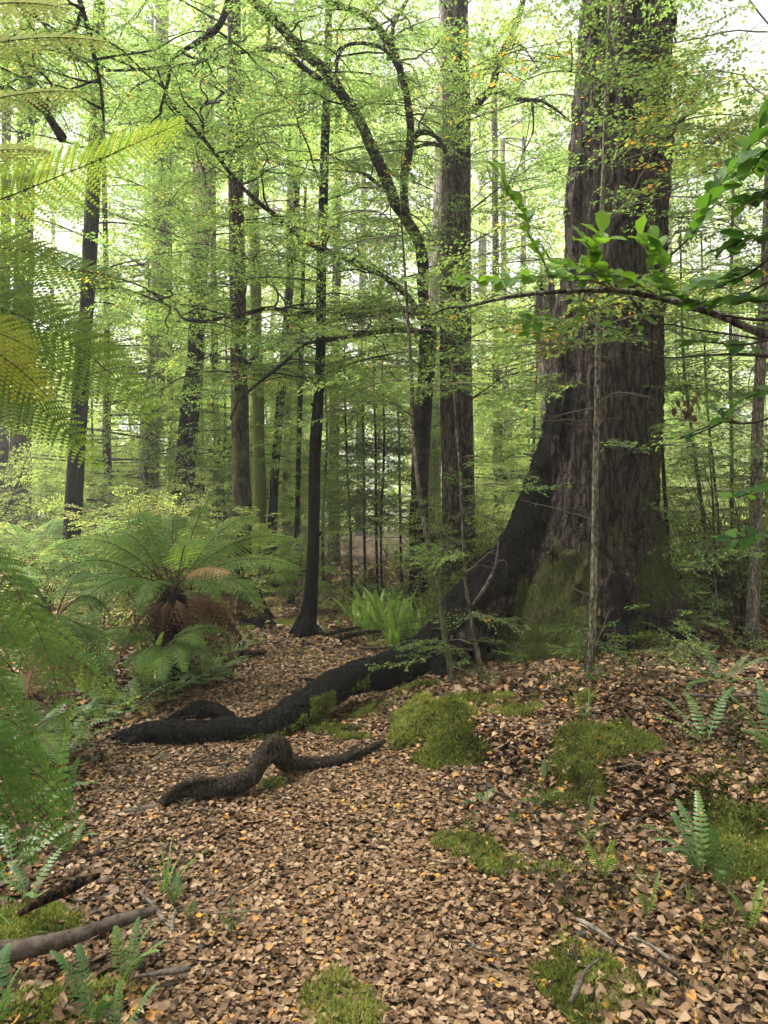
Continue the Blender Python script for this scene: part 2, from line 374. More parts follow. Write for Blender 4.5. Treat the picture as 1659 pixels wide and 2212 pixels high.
def visible_xy(n, r_, y0, y1, marg=.25):
    y = r_.uniform(y0, y1, int(n)); hw = y * (830/1609) + marg
    x = r_.uniform(-1, 1, len(y)) * hw.max(); k = np.abs(x) < hw; return x[k], y[k]
def scatter_litter():
    r_ = np.random.default_rng(21)
    hi = [leaf_shape(w, True, c, b, tw, .24, i) for i, (w, c, b, tw) in enumerate([(.33, .35, .15, .2), (.36, .15, .45, .6), (.24, 1.0, -.5, 0), (.38, -.3, .4, 1), (.29, .6, .9, -.6)])]
    lo = [leaf_shape_lo(w, c, b) for w, c, b in [(.33, .4, .3), (.36, .15, .7), (.31, .9, -.4), (.35, -.3, .6)]]
    xs, ys, ss = [], [], []
    for y0, y1, dens, sz in ((1.75, 3.2, 7200, .0235), (3.2, 5, 5400, .0255), (5, 8, 2500, .034), (8, 13, 600, .058), (13, 22, 60, .1)):
        area = (y1-y0) * 2 * (y1*(830/1609)+.25)
        x, y = visible_xy(dens*area, r_, y0, y1)
        xs.append(x); ys.append(y); ss.append(np.clip(r_.lognormal(0, .38, len(x)), .3, 1.6) * sz)
    x, y, s = map(np.concatenate, (xs, ys, ss))
    keep = vnoise(v3(x*2, y*2, 8.8)) > -2; x, y, s = x[keep], y[keep], s[keep]
    op = on_path(x, y); n = len(x)
    tilt = np.where(op, .19, .38)
    z = G(x, y) + .006 + r_.random(n) * np.where(op, .018, .035)
    yaw = r_.uniform(0, 6.28, n); Rm = rot_from(yaw, r_.normal(0, 1, n)*tilt*.8, r_.normal(0, 1, n)*tilt*.8)
    bright = np.where(op, .045, .10); tint = litter_tint(n, r_)
    tint = np.where(r_.random(n) < bright, r_.uniform(.86, 1, n), np.minimum(tint, .84))
    tint = np.clip(tint + np.where(tint < .85, .08*vnoise(v3(x*1.1, y*1.1, 4)) + np.where(op, .02, -.03), 0), 0, np.where(tint<.85,.84,1.0))
    s = s * np.where(op, 1, 1.3)
    # the leaves that show largest are single objects
    pxs = s / y * 745; infr = (np.abs(x) < y*.51) & (y > 2.05) & (y < 3.4)
    order = np.argsort(-(pxs * infr)); pick = order[:300]; rest = np.ones(n, bool); rest[pick] = False
    meshes = {}
    for c, i in enumerate(pick):
        ti = int(np.clip(tint[i]*14, 0, 13)); k = (c % 5, ti)
        if k not in meshes:
            mb = MB(); mb.add(hi[k[0]][0], hi[k[0]][1], 0, np.full(8, (ti+.5)/14)); o = mb.build('fallen_leaf', M['litter']); meshes[k] = o.data
        else:
            o = bpy.data.objects.new('fallen_leaf', meshes[k]); S.collection.objects.link(o)
        o.parent = path if op[i] else ground
        mw = Matrix(Rm[i].tolist()).to_4x4(); sc_ = s[i]
        o.matrix_local = Matrix.Translation((x[i], y[i], z[i] + .016)) @ mw @ Matrix.Diagonal((sc_, sc_, sc_, 1))
    for par, sel in ((path, op & rest), (ground, ~op & rest)):
        mb = MB(); var = r_.integers(0, 20, n)
        for k in range(5):
            q = sel & (y < 2.3) & (var % 5 == k)
            stamp(mb, hi[k][0], hi[k][1], v3(x, y, z)[q], Rm[q], s[q], tint[q])
        for k in range(4):
            q = sel & (y >= 2.3) & (var % 4 == k)
            stamp(mb, lo[k][0], lo[k][1], v3(x, y, z)[q], Rm[q], s[q], tint[q])
        mb.build('leaf_litter', M['litter'], par, kind='stuff')
scatter_litter()

# ------------------------------------------------------------------ foliage templates
def leafcards(A, U, Nn, ln, w=.34):
    """kite shaped leaves at A, pointing U"""
    A = np.asarray(A); U = nrm(U); Nn = np.asarray(Nn, float); W = nrm(np.cross(Nn, U)); Nn = np.cross(U, W); m = len(A)
    ln = np.broadcast_to(ln, (m,))[:, None]
    V = np.stack([A, A+U*ln*.5+W*ln*w+Nn*ln*.05, A+U*ln-Nn*ln*.08, A+U*ln*.5-W*ln*w+Nn*ln*.05], 1).reshape(-1, 3)
    return V, (np.arange(m)[:, None]*4 + np.arange(4)[None])
def spray_template(seed, nside=9, leaf=1.0, full=1.0, length=17., droop=.05, twigr=.05):
    """fan of side twigs with alternate leaves, in units of one leaf length"""
    r_ = np.random.default_rng(seed)
    A, U, SA, SB, ra, rb = [], [], [], [], [], []
    n = nside*2; mp = [np.zeros(3)]; d = np.array([1., 0, 0])
    for i in range(n):
        d = nrm(d + np.array([0, (-1)**i*.14+r_.normal(0, .05), r_.normal(0, .04)-droop*.1])); mp.append(mp[-1]+d*length/n)
    mp = np.array(mp)
    for i in range(0, n, 3): e_ = min(n, i+3); SA.append(mp[i]); SB.append(mp[e_]); ra.append(twigr*(1.8-1.3*i/n)); rb.append(twigr*(1.8-1.3*e_/n))
    for i in range(1, n+1):
        s = (-1)**i; t = i/n; L_ = length*.48*(math.sin(math.pi*min(1, .25+.75*t))**.7)*(1-.25*t)*r_.uniform(.6, 1.1)*(1 if i < n else .5)
        dd = nrm(mp[min(i, n)]-mp[i-1]); a = s*R(r_.uniform(38, 62)) if i < n else 0
        sd_ = np.array([dd[0]*math.cos(a)-dd[1]*math.sin(a), dd[0]*math.sin(a)+dd[1]*math.cos(a), dd[2]+r_.normal(0, .12)])
        p = mp[i]; k = max(2, int(L_/.62)); q = sd_.copy()
        st = p.copy()
        for j in range(k):
            q = nrm(q + np.array([0, 0, r_.normal(-.02, .06)]) + np.cross([0, 0, 1.], q)*r_.normal(0, .1)); p2 = p+q*L_/k
            if r_.random() < full:
                b = (-1)**j*R(r_.uniform(25, 65)); A.append(p2)
                U.append([q[0]*math.cos(b)-q[1]*math.sin(b), q[0]*math.sin(b)+q[1]*math.cos(b), q[2]+r_.normal(-.1, .25)])
            p = p2
        SA.append(st); SB.append(p); ra.append(twigr*.8); rb.append(twigr*.3)
    A, U = np.array(A), np.array(U); m = len(A)
    Nn = np.stack([r_.normal(0, .35, m), r_.normal(0, .35, m), np.ones(m)], -1)
    mb = MB(); V, Fq = leafcards(A, U, Nn, r_.uniform(.5, 1.3, m), .34)
    tl = r_.normal(0, .13, m); tl = np.where(r_.random(m) < .006, .5, tl)
    mb.add(V, Fq, 0, tl); nl = len(Fq)
    segs(mb, SA, SB, ra, rb, 1, 0)
    V = np.concatenate(mb.V); Fq = np.concatenate(mb.F); Mt = np.concatenate(mb.M); Tt = np.concatenate(mb.T)
    return dict(V=V, F=Fq, M=Mt, T=Tt, nl=nl, nv=nl*4)
SP = [spray_template(100+i, nside=8+i % 3, length=15+2*(i % 3), full=.85) for i in range(6)]
SPB = [spray_template(200+i, nside=7, length=12, full=.9, twigr=.07) for i in range(4)]     # bushier, small leaved
def put_sprays(mb, pos, az, sc, tint, r_, T=SP, twigs=True, pitch=.16, roll=.22):
    pos = np.asarray(pos, float).reshape(-1, 3); m = len(pos)
    if not m: return
    az = np.asarray(az, float); sc = np.broadcast_to(np.asarray(sc, float), (m,)); tint = np.broadcast_to(np.asarray(tint, float), (m,))
    # rot: yaw * pitch (about y) * roll (about x)
    Rm = rot_from(az, r_.normal(0, roll, m), r_.normal(.08, pitch, m)); var = r_.integers(0, len(T), m)
    for k, t in enumerate(T):
        q = var == k
        if not q.any(): continue
        if twigs: stamp(mb, t['V'], t['F'], pos[q], Rm[q], sc[q], tint[q], t['M'], t['T'])
        else: stamp(mb, t['V'][:t['nv']], t['F'][:t['nl']], pos[q], Rm[q], sc[q], tint[q], 0, t['T'][:t['nl']])
def limb_pts(r_, p0, az, Ln, rise=.3, droop=.35, wob=.12, n=8):
    t = np.linspace(0, 1, n); w1 = np.cumsum(r_.normal(0, wob/n**.5, n))*Ln*.5; w1 -= w1[0]
    d = np.array([math.cos(az), math.sin(az), 0]); s = np.array([-d[1], d[0], 0])
    return p0 + d*(Ln*t)[:, None] + s*w1[:, None] + np.array([0, 0, 1])*((rise*t-droop*t*t)*Ln + np.cumsum(r_.normal(0, wob/n**.5*.3, n))*Ln*.3)[:, None]
def along(pts, t):
    pts = np.asarray(pts, float); s = np.linspace(0, 1, len(pts)); return np.stack([np.interp(t, s, pts[:, k]) for k in range(3)], -1)
def dress(mb, pts, r_, leaf, tint, t0=.2, per_m=5, T=SP, twigs=True, spread=.25, hang=False, size=1.0):
    """sprays on both sides of a limb"""
    pts = np.asarray(pts, float); Ln = np.linalg.norm(np.diff(pts, axis=0), axis=1).sum()
    m = max(2, int(Ln*(1-t0)*per_m)); t = np.sort(r_.uniform(t0, 1, m)); t[-1] = 1
    p = along(pts, t); d = along(pts, np.minimum(t+.02, 1)) - along(pts, np.maximum(t-.04, 0))
    az = np.arctan2(d[:, 1], d[:, 0]) + np.where(np.arange(m) % 2, 1, -1)*r_.uniform(.5, 1.25, m)*np.where(t > .97, .1, 1)
    p = p + r_.normal(0, spread*.3, (m, 3))*np.array([.5, .5, .6])
    put_sprays(mb, p, az, leaf*r_.uniform(.8, 1.15, m)*size, tint + r_.normal(0, .12, m), r_, T, twigs)

def vat(nv, **k): return {a: np.broadcast_to(np.asarray(b, float), (nv,)) for a, b in k.items()}
def trunk_part(root, pts_px, mat, name='trunk', sides=18, step=.12, rough=.10, flare=None, soot=None, moss=None, lichen=0, seed=0.0, to_ground=True, knots=0):
    """pts_px: (px, py, depth, width in px) from the ground up"""
    pts = np.array([P(a, b, d) for a, b, d, w_ in pts_px]); rad = np.array([w_/2/F_PX*d for a, b, d, w_ in pts_px])
    if to_ground:
        g = float(G(pts[0][0], pts[0][1]))
        if pts[0][2] > g - .05:
            e = pts[0].copy(); e[2] = g - .1; pts = np.vstack([e, pts]); rad = np.concatenate([[rad[0]*1.05], rad])
    pts, rad = resample(pts, rad, step)
    g = float(G(pts[0][0], pts[0][1])); hgt = pts[:, 2] - g
    fl = np.exp(-np.maximum(hgt, 0)/.22)
    rad = rad*(1 + (.5 if flare is None else flare)*fl)
    # slight wander keeps the outline alive
    wv = np.stack([vnoise(v3(hgt*.9, seed, 1)), vnoise(v3(hgt*.9, seed, 5)), np.zeros(len(hgt))], -1)*rad[:, None]*.10
    mb = MB(); add_tube(mb, pts+wv, rad, sides, rough=rough, nscale=(5, 5, 1.6), seed=seed, flute=.05+.3*fl)
    V = np.concatenate(mb.V); z = V[:, 2] - g
    f = lambda q, z=z: (np.zeros(len(z)) if q is None else (np.full(len(z), float(q)) if np.isscalar(q) else np.interp(z, q[0], q[1])))
    r_ = np.random.default_rng(int(seed*100)+5)
    for _ in range(knots):
        k = r_.integers(3, len(pts)-3); a = r_.uniform(3.3, 6.1); c = pts[k]+np.array([math.cos(a), math.sin(a), 0])*rad[k]*.9
        add_tube(mb, [c, c+np.array([math.cos(a), math.sin(a), .6])*rad[k]*.7], [rad[k]*.4, rad[k]*.2], 6, step=None, rough=.2, seed=k)
    V = np.concatenate(mb.V); z = V[:, 2]-g
    va = dict(soot=f(soot, z), moss=f(moss, z), lichen=np.full(len(V), float(lichen)))
    o = mb.build(name, mat, root, vattr=va); return o, pts, rad
def branch_part(root, pts, rad, mat=None, name='branch', sides=7, step=.08, rough=.12, seed=1.0, soot=.0, moss=0.0):
    mb = MB(); add_tube(mb, pts, rad, sides, step=step, rough=rough, nscale=(9, 9, 9), seed=seed)
    n = len(np.concatenate(mb.V)); return mb.build(name, mat or M['darktwig'], root, vattr=vat(n, soot=soot, moss=moss, lichen=0))
def px_line(l): return np.array([P(a, b, d) for a, b, d in l])

def auto_limbs(root, mbc, trunk_pts, r_, zr, n, Lr, leaf, tint, per_m, rise=.35, droop=.35, azr=(0, 6.28), T=SP, twigs=True, limb_r=.011, mat=None, sub=1, maxparts=400, t0=.22, size=1.0):
    zt = trunk_pts[:, 2]; k = 0
    for i in range(n):
        z = r_.uniform(*zr); p0 = np.array([np.interp(z, zt, trunk_pts[:, c]) for c in range(3)])
        az = r_.uniform(*azr); Ln = r_.uniform(*Lr)
        pts = limb_pts(r_, p0, az, Ln, rise*r_.uniform(.4, 1.5), droop*r_.uniform(.5, 1.3))
        rr = np.linspace(limb_r*Ln**.6, .004, len(pts))
        if k < maxparts: branch_part(root, pts, rr, mat, sides=5, step=.15, seed=i); k += 1
        dress(mbc, pts, r_, leaf, tint, t0, per_m, T, twigs, size=size)
        for j in range(sub):
            t = r_.uniform(.3, .8); q = along(pts, np.array([t]))[0]; a2 = az + r_.choice([-1, 1])*r_.uniform(.5, 1.0); L2 = Ln*r_.uniform(.35, .6)
            p2 = limb_pts(r_, q, a2, L2, .2, .3)
            segs(mbc, p2[:-1], p2[1:], np.linspace(.009, .004, 7), np.linspace(.008, .003, 7), 1, 0)
            dress(mbc, p2, r_, leaf, tint, .15, per_m, T, twigs, size=size)
LM = None
def crown(root, mb, mats, name='crown'):
    return mb.build(name, mats, root, smooth=False, kind='stuff')

# ------------------------------------------------------------------ the great beech with its long root
def big_tree():
    D = 6.6
    tb = [(-260, 1366, 88), (0, 1355, 93), (250, 1342, 98), (600, 1320, 105), (850, 1303, 113), (1000, 1288, 122), (1130, 1268, 140), (1230, 1252, 165), (1330, 1240, 200), (1420, 1222, 232), (1540, 1215, 255)]
    tb = tb[::-1]
    pts = np.array([P(c, y, D) for y, c, r0 in tb]); rad = np.array([r0/F_PX*D for y, c, r0 in tb])
    pts, rad = resample(pts, rad, .06); sides = 72
    a = np.linspace(0, 2*np.pi, sides, endpoint=False)
    low = np.clip(1 - (pts[:, 2] - .35)/1.7, 0, 1)**1.3
    mod = 1 + low[:, None]*(.10*np.cos(3*a+.4)+.11*np.cos(5*a+1.9)+.06*np.cos(9*a+.8))[None] + .022*np.cos(7*a+1)[None]+.018*np.cos(12*a+2)[None]
    ry = 1 - .18*low
    V = pts[:, None] + np.stack([np.cos(a)[None]*rad[:, None]*mod, np.sin(a)[None]*rad[:, None]*mod*ry[:, None], np.zeros((len(pts), sides))], -1)
    i, j = np.meshgrid(np.arange(len(pts)-1), np.arange(sides), indexing='ij')
    Fq = np.stack([i*sides+j, i*sides+(j+1) % sides, (i+1)*sides+(j+1) % sides, (i+1)*sides+j], -1).reshape(-1, 4)
    mb = MB(); mb.add(V, Fq)
    n = mb.n; mb.V.append(np.array([pts[0], pts[-1]])); mb.n += 2
    jj = np.arange(sides)
    mb.F.append(np.stack([(jj+1) % sides, jj, np.full(sides, n)], -1)); mb.F.append(np.stack([(len(pts)-1)*sides+jj, (len(pts)-1)*sides+(jj+1) % sides, np.full(sides, n+1)], -1))
    mb.M += [np.zeros(sides, np.int32)]*2; mb.T += [np.zeros(sides, np.float32)]*2
    roots = [
     [(1215, 960, 6.5, .20), (1180, 1080, 6.48, .21), (1130, 1180, 6.45, .235), (1070, 1270, 6.35, .235), (1000, 1348, 6.2, .215), (925, 1418, 6.0, .18), (845, 1447, 5.85, .145),
      (765, 1463, 5.7, .128), (700, 1494, 5.42, .125), (640, 1542, 5.08, .12), (560, 1578, 4.87, .102), (460, 1584, 4.80, .088), (370, 1586, 4.78, .080), (310, 1586, 4.80, .062), (262, 1594, 4.82, .040), (218, 1606, 4.82, .018)],
     [(330, 1578, 5.35, .02), (375, 1562, 5.38, .04), (410, 1545, 5.4, .055), (445, 1536, 5.4, .062), (478, 1545, 5.36, .055), (515, 1566, 5.2, .045), (560, 1580, 5.0, .04)],
     [(340, 1585, 4.80, .06), (290, 1602, 4.74, .035), (245, 1622, 4.70, .022)],
     [(345, 1570, 4.9, .05), (295, 1572, 4.95, .03), (235, 1588, 4.95, .016)],
     [(1380, 1200, 6.5, .16), (1420, 1320, 6.4, .15), (1455, 1400, 6.25, .13), (1500, 1450, 6.2, .09), (1550, 1480, 6.2, .05)],
     [(1325, 1250, 6.1, .15), (1335, 1360, 5.95, .14), (1335, 1440, 5.8, .12), (1340, 1500, 5.7, .08)],
     [(1265, 1330, 5.95, .13), (1255, 1420, 5.78, .11), (1240, 1470, 5.65, .07)],
     [(1040, 1330, 6.2, .14), (985, 1400, 5.9, .11), (955, 1455, 5.75, .09), (940, 1500, 5.6, .06)],
     [(690, 1525, 5.35, .07), (688, 1560, 5.2, .045), (715, 1580, 5.1, .04), (770, 1583, 5.05, .035), (830, 1572, 5.1, .03)],
    ]
    for k, l in enumerate(roots):
        add_tube(mb, [P(x, y, d) for x, y, d, r0 in l], [q[3] for q in l], 20, step=.05, rough=.16, nscale=(4, 4, 4), seed=k+.5)
    base = [P(1290, 1440, D)[0], D, float(G(P(1290, 1440, D)[0], 5.8))]
    root = thing('beech_tree', 'huge dark beech tree on the right with mossy buttress and long black root', 'tree', base)
    tmp = mb.build('tmp', M['bark_big'])
    md = tmp.modifiers.new('r', 'REMESH'); md.mode = 'VOXEL'; md.voxel_size = .021; md.use_smooth_shade = True
    dg = bpy.context.evaluated_depsgraph_get(); ev = tmp.evaluated_get(dg); em = ev.to_mesh()
    nv = len(em.vertices); co = np.zeros(nv*3, np.float32); em.vertices.foreach_get('co', co); co = co.reshape(-1, 3).astype(float)
    no = np.zeros(nv*3, np.float32); em.vertices.foreach_get('normal', no); no = no.reshape(-1, 3).astype(float)
    Fq = np.zeros(len(em.loops), np.int32); em.loops.foreach_get('vertex_index', Fq)
    lt = np.zeros(len(em.polygons), np.int32); em.polygons.foreach_get('loop_total', lt); assert (lt == 4).all()
    ev.to_mesh_clear(); old = tmp.data; bpy.data.objects.remove(tmp); bpy.data.meshes.remove(old)
    x, y, z = co.T
    zz = z
    px = CX + x/y*F_PX
    body = sstep(zz, .5, 1.0)*sstep(px, 1130, 1200)            # where the bark is furrowed upright
    rid = 1 - np.abs(vnoise(v3(x*13, y*13, z*1.3+3))); rid2 = 1-np.abs(vnoise(v3(x*26+5, y*26, z*3.2)))
    f1 = fbm(co*np.array([5, 5, 3.]), 4); f2 = fbm(co*22, 2)
    disp = .006*f2 + .004*fbm(co*60, 2) + .022*f1*(1-.5*body) + body*(.050*(rid**2.5-.4) + .020*(rid2**2-.4))
    onroot = sstep(1050-px, 0, 120)
    disp += onroot*(.010*(1-np.abs(vnoise(np.stack([x*4, z*16, y*16], -1)))) - .005)
    co = co + no*disp[:, None]
    # growth on the bark
    nz = fbm(co*1.6+4, 3)
    moss = sstep(2.35-zz, 0, 1.6)*sstep(px, 1000, 1120)*.75 + .0*zz
    moss = np.maximum(moss, .62*sstep(3.2-zz, 0, 1.2)*sstep(px, 1330, 1390)*.8)
    left_edge = np.interp(zz, [0, .35, .9, 1.4, 1.9, 2.6, 3.2], [900, 960, 1075, 1140, 1190, 1225, 1235])
    soot = 1.0*sstep(left_edge + 40 - px + nz*30 + 45*vnoise(co*np.array([7, 7, 1.5])), -30, 70)*sstep(3.0-zz, 0, .9)
    soot = np.maximum(soot, 1.0*sstep(px+nz*25, 1275, 1340)*sstep(1395-px+nz*20, 0, 60)*sstep(1.7-zz+nz*.3, 0, .9))
    soot = np.maximum(soot, .95*sstep(px, 1385, 1410)*sstep(2.4-zz, 0, .5)*sstep(.55-zz, -.3, .2))
    soot = np.maximum(soot, sstep(1010-px, 0, 60)*(1-.38*sstep(600-px, 0, 120)))
    moss = moss*(1-np.clip(soot, 0, 1))
    mr = (px < 800)*sstep(.45-no[:, 2], 0, .5)*sstep(-no[:, 1], .3, .8)*sstep(nz+.1, 0, .4)*sstep(px, 430, 600)*.75
    mr2 = sstep(-nz + vnoise(co*5), .3, .9)*(px < 900)*sstep(-no[:, 1], .3, .8)*sstep(.2-no[:, 2], 0, .4)*.45
    mr3 = ((px > 670) & (px < 850) & (y < 5.33) & (zz < .22))*.95
    mr = np.maximum(np.maximum(mr, mr2), mr3)
    soot = soot*(1-.8*mr3); moss = np.maximum(moss, mr)
    mb = MB(); mb.add(co, Fq.reshape(-1, 4))
    mb.build('trunk', M['bark_big'], root, vattr=dict(moss=moss, soot=soot, lichen=np.full(nv, .25)))
    # pale dead stick hung on the buttress
    o = thing('dead_branch', 'pale lichened dead branch hanging against the mossy buttress', 'branch', P(1020, 1310, 5.95))
    l = px_line([(1076, 1170, 6.02), (1072, 1215, 5.98), (1052, 1262, 5.93), (1020, 1308, 5.9)])
    branch_part(o, l, [.006, .012, .016, .012], M['deadwood'], 'stem', step=.03)
    l = px_line([(1070, 1215, 5.97), (1090, 1210, 5.92), (1092, 1250, 5.93)]); branch_part(o, l, [.006, .004, .002], M['deadwood'], 'twig', step=.03)
    # limb high up (leaves in front of the upper trunk come from the neighbours)
    return root
big = big_tree()
# ==== PART 2 ====
# ------------------------------------------------------------------ surface roots
def surface_root():
    root = thing('exposed_root', 'twisted dark root arching over the leafy path nearest the viewer', 'root', P(450, 1720, 3.92))
    l = [(350, 1742, 3.77, .022), (372, 1720, 3.78, .042), (400, 1710, 3.79, .055), (450, 1704, 3.81, .060), (520, 1692, 3.86, .062), (552, 1668, 3.93, .056), (568, 1640, 4.0, .058), (583, 1618, 4.06, .060), (602, 1622, 4.10, .058),
         (622, 1646, 4.17, .046), (665, 1648, 4.24, .042), (720, 1641, 4.34, .038), (780, 1624, 4.5, .031), (830, 1602, 4.75, .02)]
    mb = MB(); add_tube(mb, [P(*q[:3]) for q in l], [q[3]*(.86 if q[0] < 600 else .95) for q in l], 20, step=.02, rough=.42, nscale=(9, 9, 9), seed=3.3)
    add_tube(mb, px_line([(350, 1748, 3.74), (368, 1712, 3.75), (410, 1690, 3.77), (470, 1686, 3.81)]), [.010, .018, .02, .012], 10, step=.02, rough=.2, seed=1.)
    add_tube(mb, px_line([(566, 1612, 4.2), (590, 1596, 4.22), (612, 1606, 4.22), (626, 1640, 4.25)]), [.02, .03, .028, .02], 10, step=.02, rough=.3, seed=5.)
    V = np.concatenate(mb.V); pxx = CX + V[:, 0]/V[:, 1]*F_PX
    ms = sstep(pxx, 565, 585)*sstep(630-pxx, 0, 30)*.55*sstep(vnoise(V*12), -.2, .4); 
    mb.build('root_stem', M['darktwig'], root, vattr=dict(moss=ms, soot=np.full(len(V), .25), lichen=np.full(len(V), .6)))
    return root
sroot = surface_root()
def moss_surf(mb, pts, nrmls, r_, n, s=.018, tint=.5, up=.6):
    """little three-leaved moss shoots on given points"""
    k = r_.integers(0, len(pts), n); p = pts[k] + r_.normal(0, s*.6, (n, 3)); m = nrmls[k]
    m = nrm(m + np.array([0, 0, up]) + r_.normal(0, .5, (n, 3)))
    tn_ = tint - .05 + .30*vnoise(p*7) + .2*vnoise(p*23) + r_.normal(0, .13, n)
    for c in range(2):
        Wd = nrm(np.cross(m, r_.normal(0, 1, (n, 3)))); Ln = s*r_.uniform(.6, 1.4, n)[:, None]
        V = np.stack([p - Wd*Ln*.32, p + Wd*Ln*.32, p + m*Ln + r_.normal(0, s*.2, (n, 3))], 1).reshape(-1, 3)
        mb.add(V, np.arange(n*3).reshape(-1, 3), 0, np.clip(tn_ + c*.05, 0, 1))
def mound_geo(cx, cy, rx, ry, h, yaw, seed, flat=False):
    nr, na = 22, 64; q = np.linspace(0, 1, nr)[:, None]; a = np.linspace(0, 2*np.pi, na, endpoint=False)[None]
    rr = 1 + .34*vnoise(v3(np.cos(a)*1.6, np.sin(a)*1.6, seed)) + .20*vnoise(v3(np.cos(a)*4, np.sin(a)*4, seed+3)) + .10*vnoise(v3(np.cos(a)*9, np.sin(a)*9, seed+6))
    X = q*rr*np.cos(a)*rx; Y = q*rr*np.sin(a)*ry
    x = cx + X*math.cos(yaw) - Y*math.sin(yaw); y = cy + X*math.sin(yaw) + Y*math.cos(yaw)
    z = G(x, y) + h*.62*(1-q**2)**.7*(1+.55*vnoise(v3(x*6.5, y*6.5, seed))+.3*vnoise(v3(x*15, y*15, seed))) + .02*vnoise(v3(x*11, y*11, seed+2)) + (.014 if h < .035 else -.004)
    V = np.stack([x, y, z], -1).reshape(-1, 3)
    i, j = np.meshgrid(np.arange(nr-1), np.arange(na), indexing='ij')
    return V, np.stack([i*na+j, (i+1)*na+j, (i+1)*na+(j+1) % na, i*na+(j+1) % na], -1).reshape(-1, 4), x, y, z
def moss_mound(px, py, d, rx, ry, h, yaw, label, seed, tint=.5, dens=9000, s=.016, name='moss_cushion', cat='moss', group=None):
    c = P(px, py, d); V, Fq, x, y, z = mound_geo(c[0], c[1], rx, ry, h, yaw, seed)
    root = thing(name, label, cat, (c[0], c[1], float(G(c[0], c[1]))), group)
    mb = MB(); mb.add(V, Fq, 0, .25); mb.build('moss_base', M['moss'], root)
    r_ = np.random.default_rng(int(seed*10)); fc = V[Fq]; cen = fc.mean(1); nn = nrm(np.cross(fc[:, 2]-fc[:, 0], fc[:, 3]-fc[:, 1])); nn *= np.sign(nn[:, 2:3]+1e-6)
    area = np.linalg.norm(np.cross(fc[:, 2]-fc[:, 0], fc[:, 3]-fc[:, 1]), axis=1)/2
    n = int(min(area.sum()*dens*4.5, 22000)); k = r_.choice(len(cen), n, p=area/area.sum())
    mb = MB(); moss_surf(mb, cen[k] + r_.normal(0, .008, (n, 3)), nn[k], r_, n, s, tint)
    mb.build('moss_shoots', M['moss'], root, smooth=False, kind='stuff')
    m = int(area.sum()*330); k = r_.choice(len(cen), m, p=area/area.sum())
    LV, LF_ = leaf_shape(.3, True, .5, .4, .3, .12, int(seed))
    lit = MB(); stamp(lit, LV, LF_, cen[k]+nn[k]*.008, rot_from(r_.uniform(0, 6.28, m), r_.normal(0, .4, m), r_.normal(0, .4, m)), r_.uniform(.022, .04, m)*(1 if d < 4 else 1.15), litter_tint(m, r_, .2))
    if m: lit.build('leaf_litter', M['litter'], ground, kind='stuff')
    return root
MOUNDS = [
 (935, 1592, 4.75, .30, .20, .13, -.5, 'bright moss cushion draped over the bank edge right of the long root', .62),
 (975, 1650, 4.42, .20, .16, .13, -.4, 'plump dark green moss cushion hanging down the bank toward the path', .45),
 (1095, 1592, 4.75, .26, .13, .07, 0., 'long low strip of bright moss behind the bank edge', .6),
 (1010, 1580, 4.95, .30, .12, .07, .1, 'flat mat of pale moss above the bank cushions', .66),
 (1290, 1648, 4.05, .26, .19, .17, .05, 'tall rounded olive moss hummock in the middle of the right bank', .5),
 (1378, 1650, 3.98, .16, .15, .10, .2, 'brighter right shoulder of the olive moss hummock', .56),
 (1245, 1712, 3.8, .20, .13, .07, 0., 'ragged moss skirt below the olive hummock', .42),
 (1628, 1765, 3.15, .30, .22, .20, .2, 'big dark moss hummock at the right edge of the view', .38),
 (1535, 1715, 3.5, .16, .11, .07, .1, 'brownish moss patch left of the big dark hummock', .3),
 (905, 1522, 5.35, .16, .10, .11, .1, 'black and green mossy root knob below the great trunk', .4),
 (800, 1530, 5.4, .14, .09, .06, .3, 'small mossy lump just right of the long black root', .42),
 (698, 1560, 5.02, .10, .13, .03, .9, 'moss hanging over the small root beside the long black root', .5),
 (760, 1592, 4.85, .14, .06, .05, .1, 'thin mossy ridge between the two roots', .42),
 (585, 1700, 4.0, .07, .09, .05, 1.2, 'bright moss tuft at the foot of the arched root', .68),
 (20, 1930, 2.62, .26, .2, .12, .0, 'lime green moss cushion at the left edge above the log', .7),
 (232, 2075, 2.3, .12, .06, .05, .1, 'ragged yellow green moss clump beside the pale log', .66),
 (1010, 1838, 3.3, .16, .11, .02, -.4, 'thin yellow green moss film on the right side of the path', .72),
 (1130, 1880, 3.1, .21, .10, .03, -.3, 'bright creeping moss patch right of the path', .66),
 (1265, 2110, 2.35, .20, .17, .03, -1.0, 'green moss patch round a pale twig near the bottom right', .6),
 (745, 2150, 2.22, .12, .16, .015, .3, 'yellowish moss film on the path at the bottom centre', .8),
 (1265, 1578, 4.7, .10, .07, .06, .3, 'small moss clump beside the grass blades on the bank', .6),
 (1400, 1410, 6.0, .26, .16, .14, .3, 'mossy swelling over the right hand root of the great tree', .35),
 (620, 1340, 10.0, .55, .2, .05, .0, 'yellow moss across the far bend of the path', .8),
 (90, 2160, 2.2, .2, .12, .03, .0, 'dull olive moss at the bottom left corner', .5),
]
for i, (px, py, d, rx, ry, h, yaw, lb, tt) in enumerate(MOUNDS):
    moss_mound(px, py, d, rx, ry, h, yaw, lb, i*1.7+2, tt+.05, s=.0115 if d < 4.2 else .015)
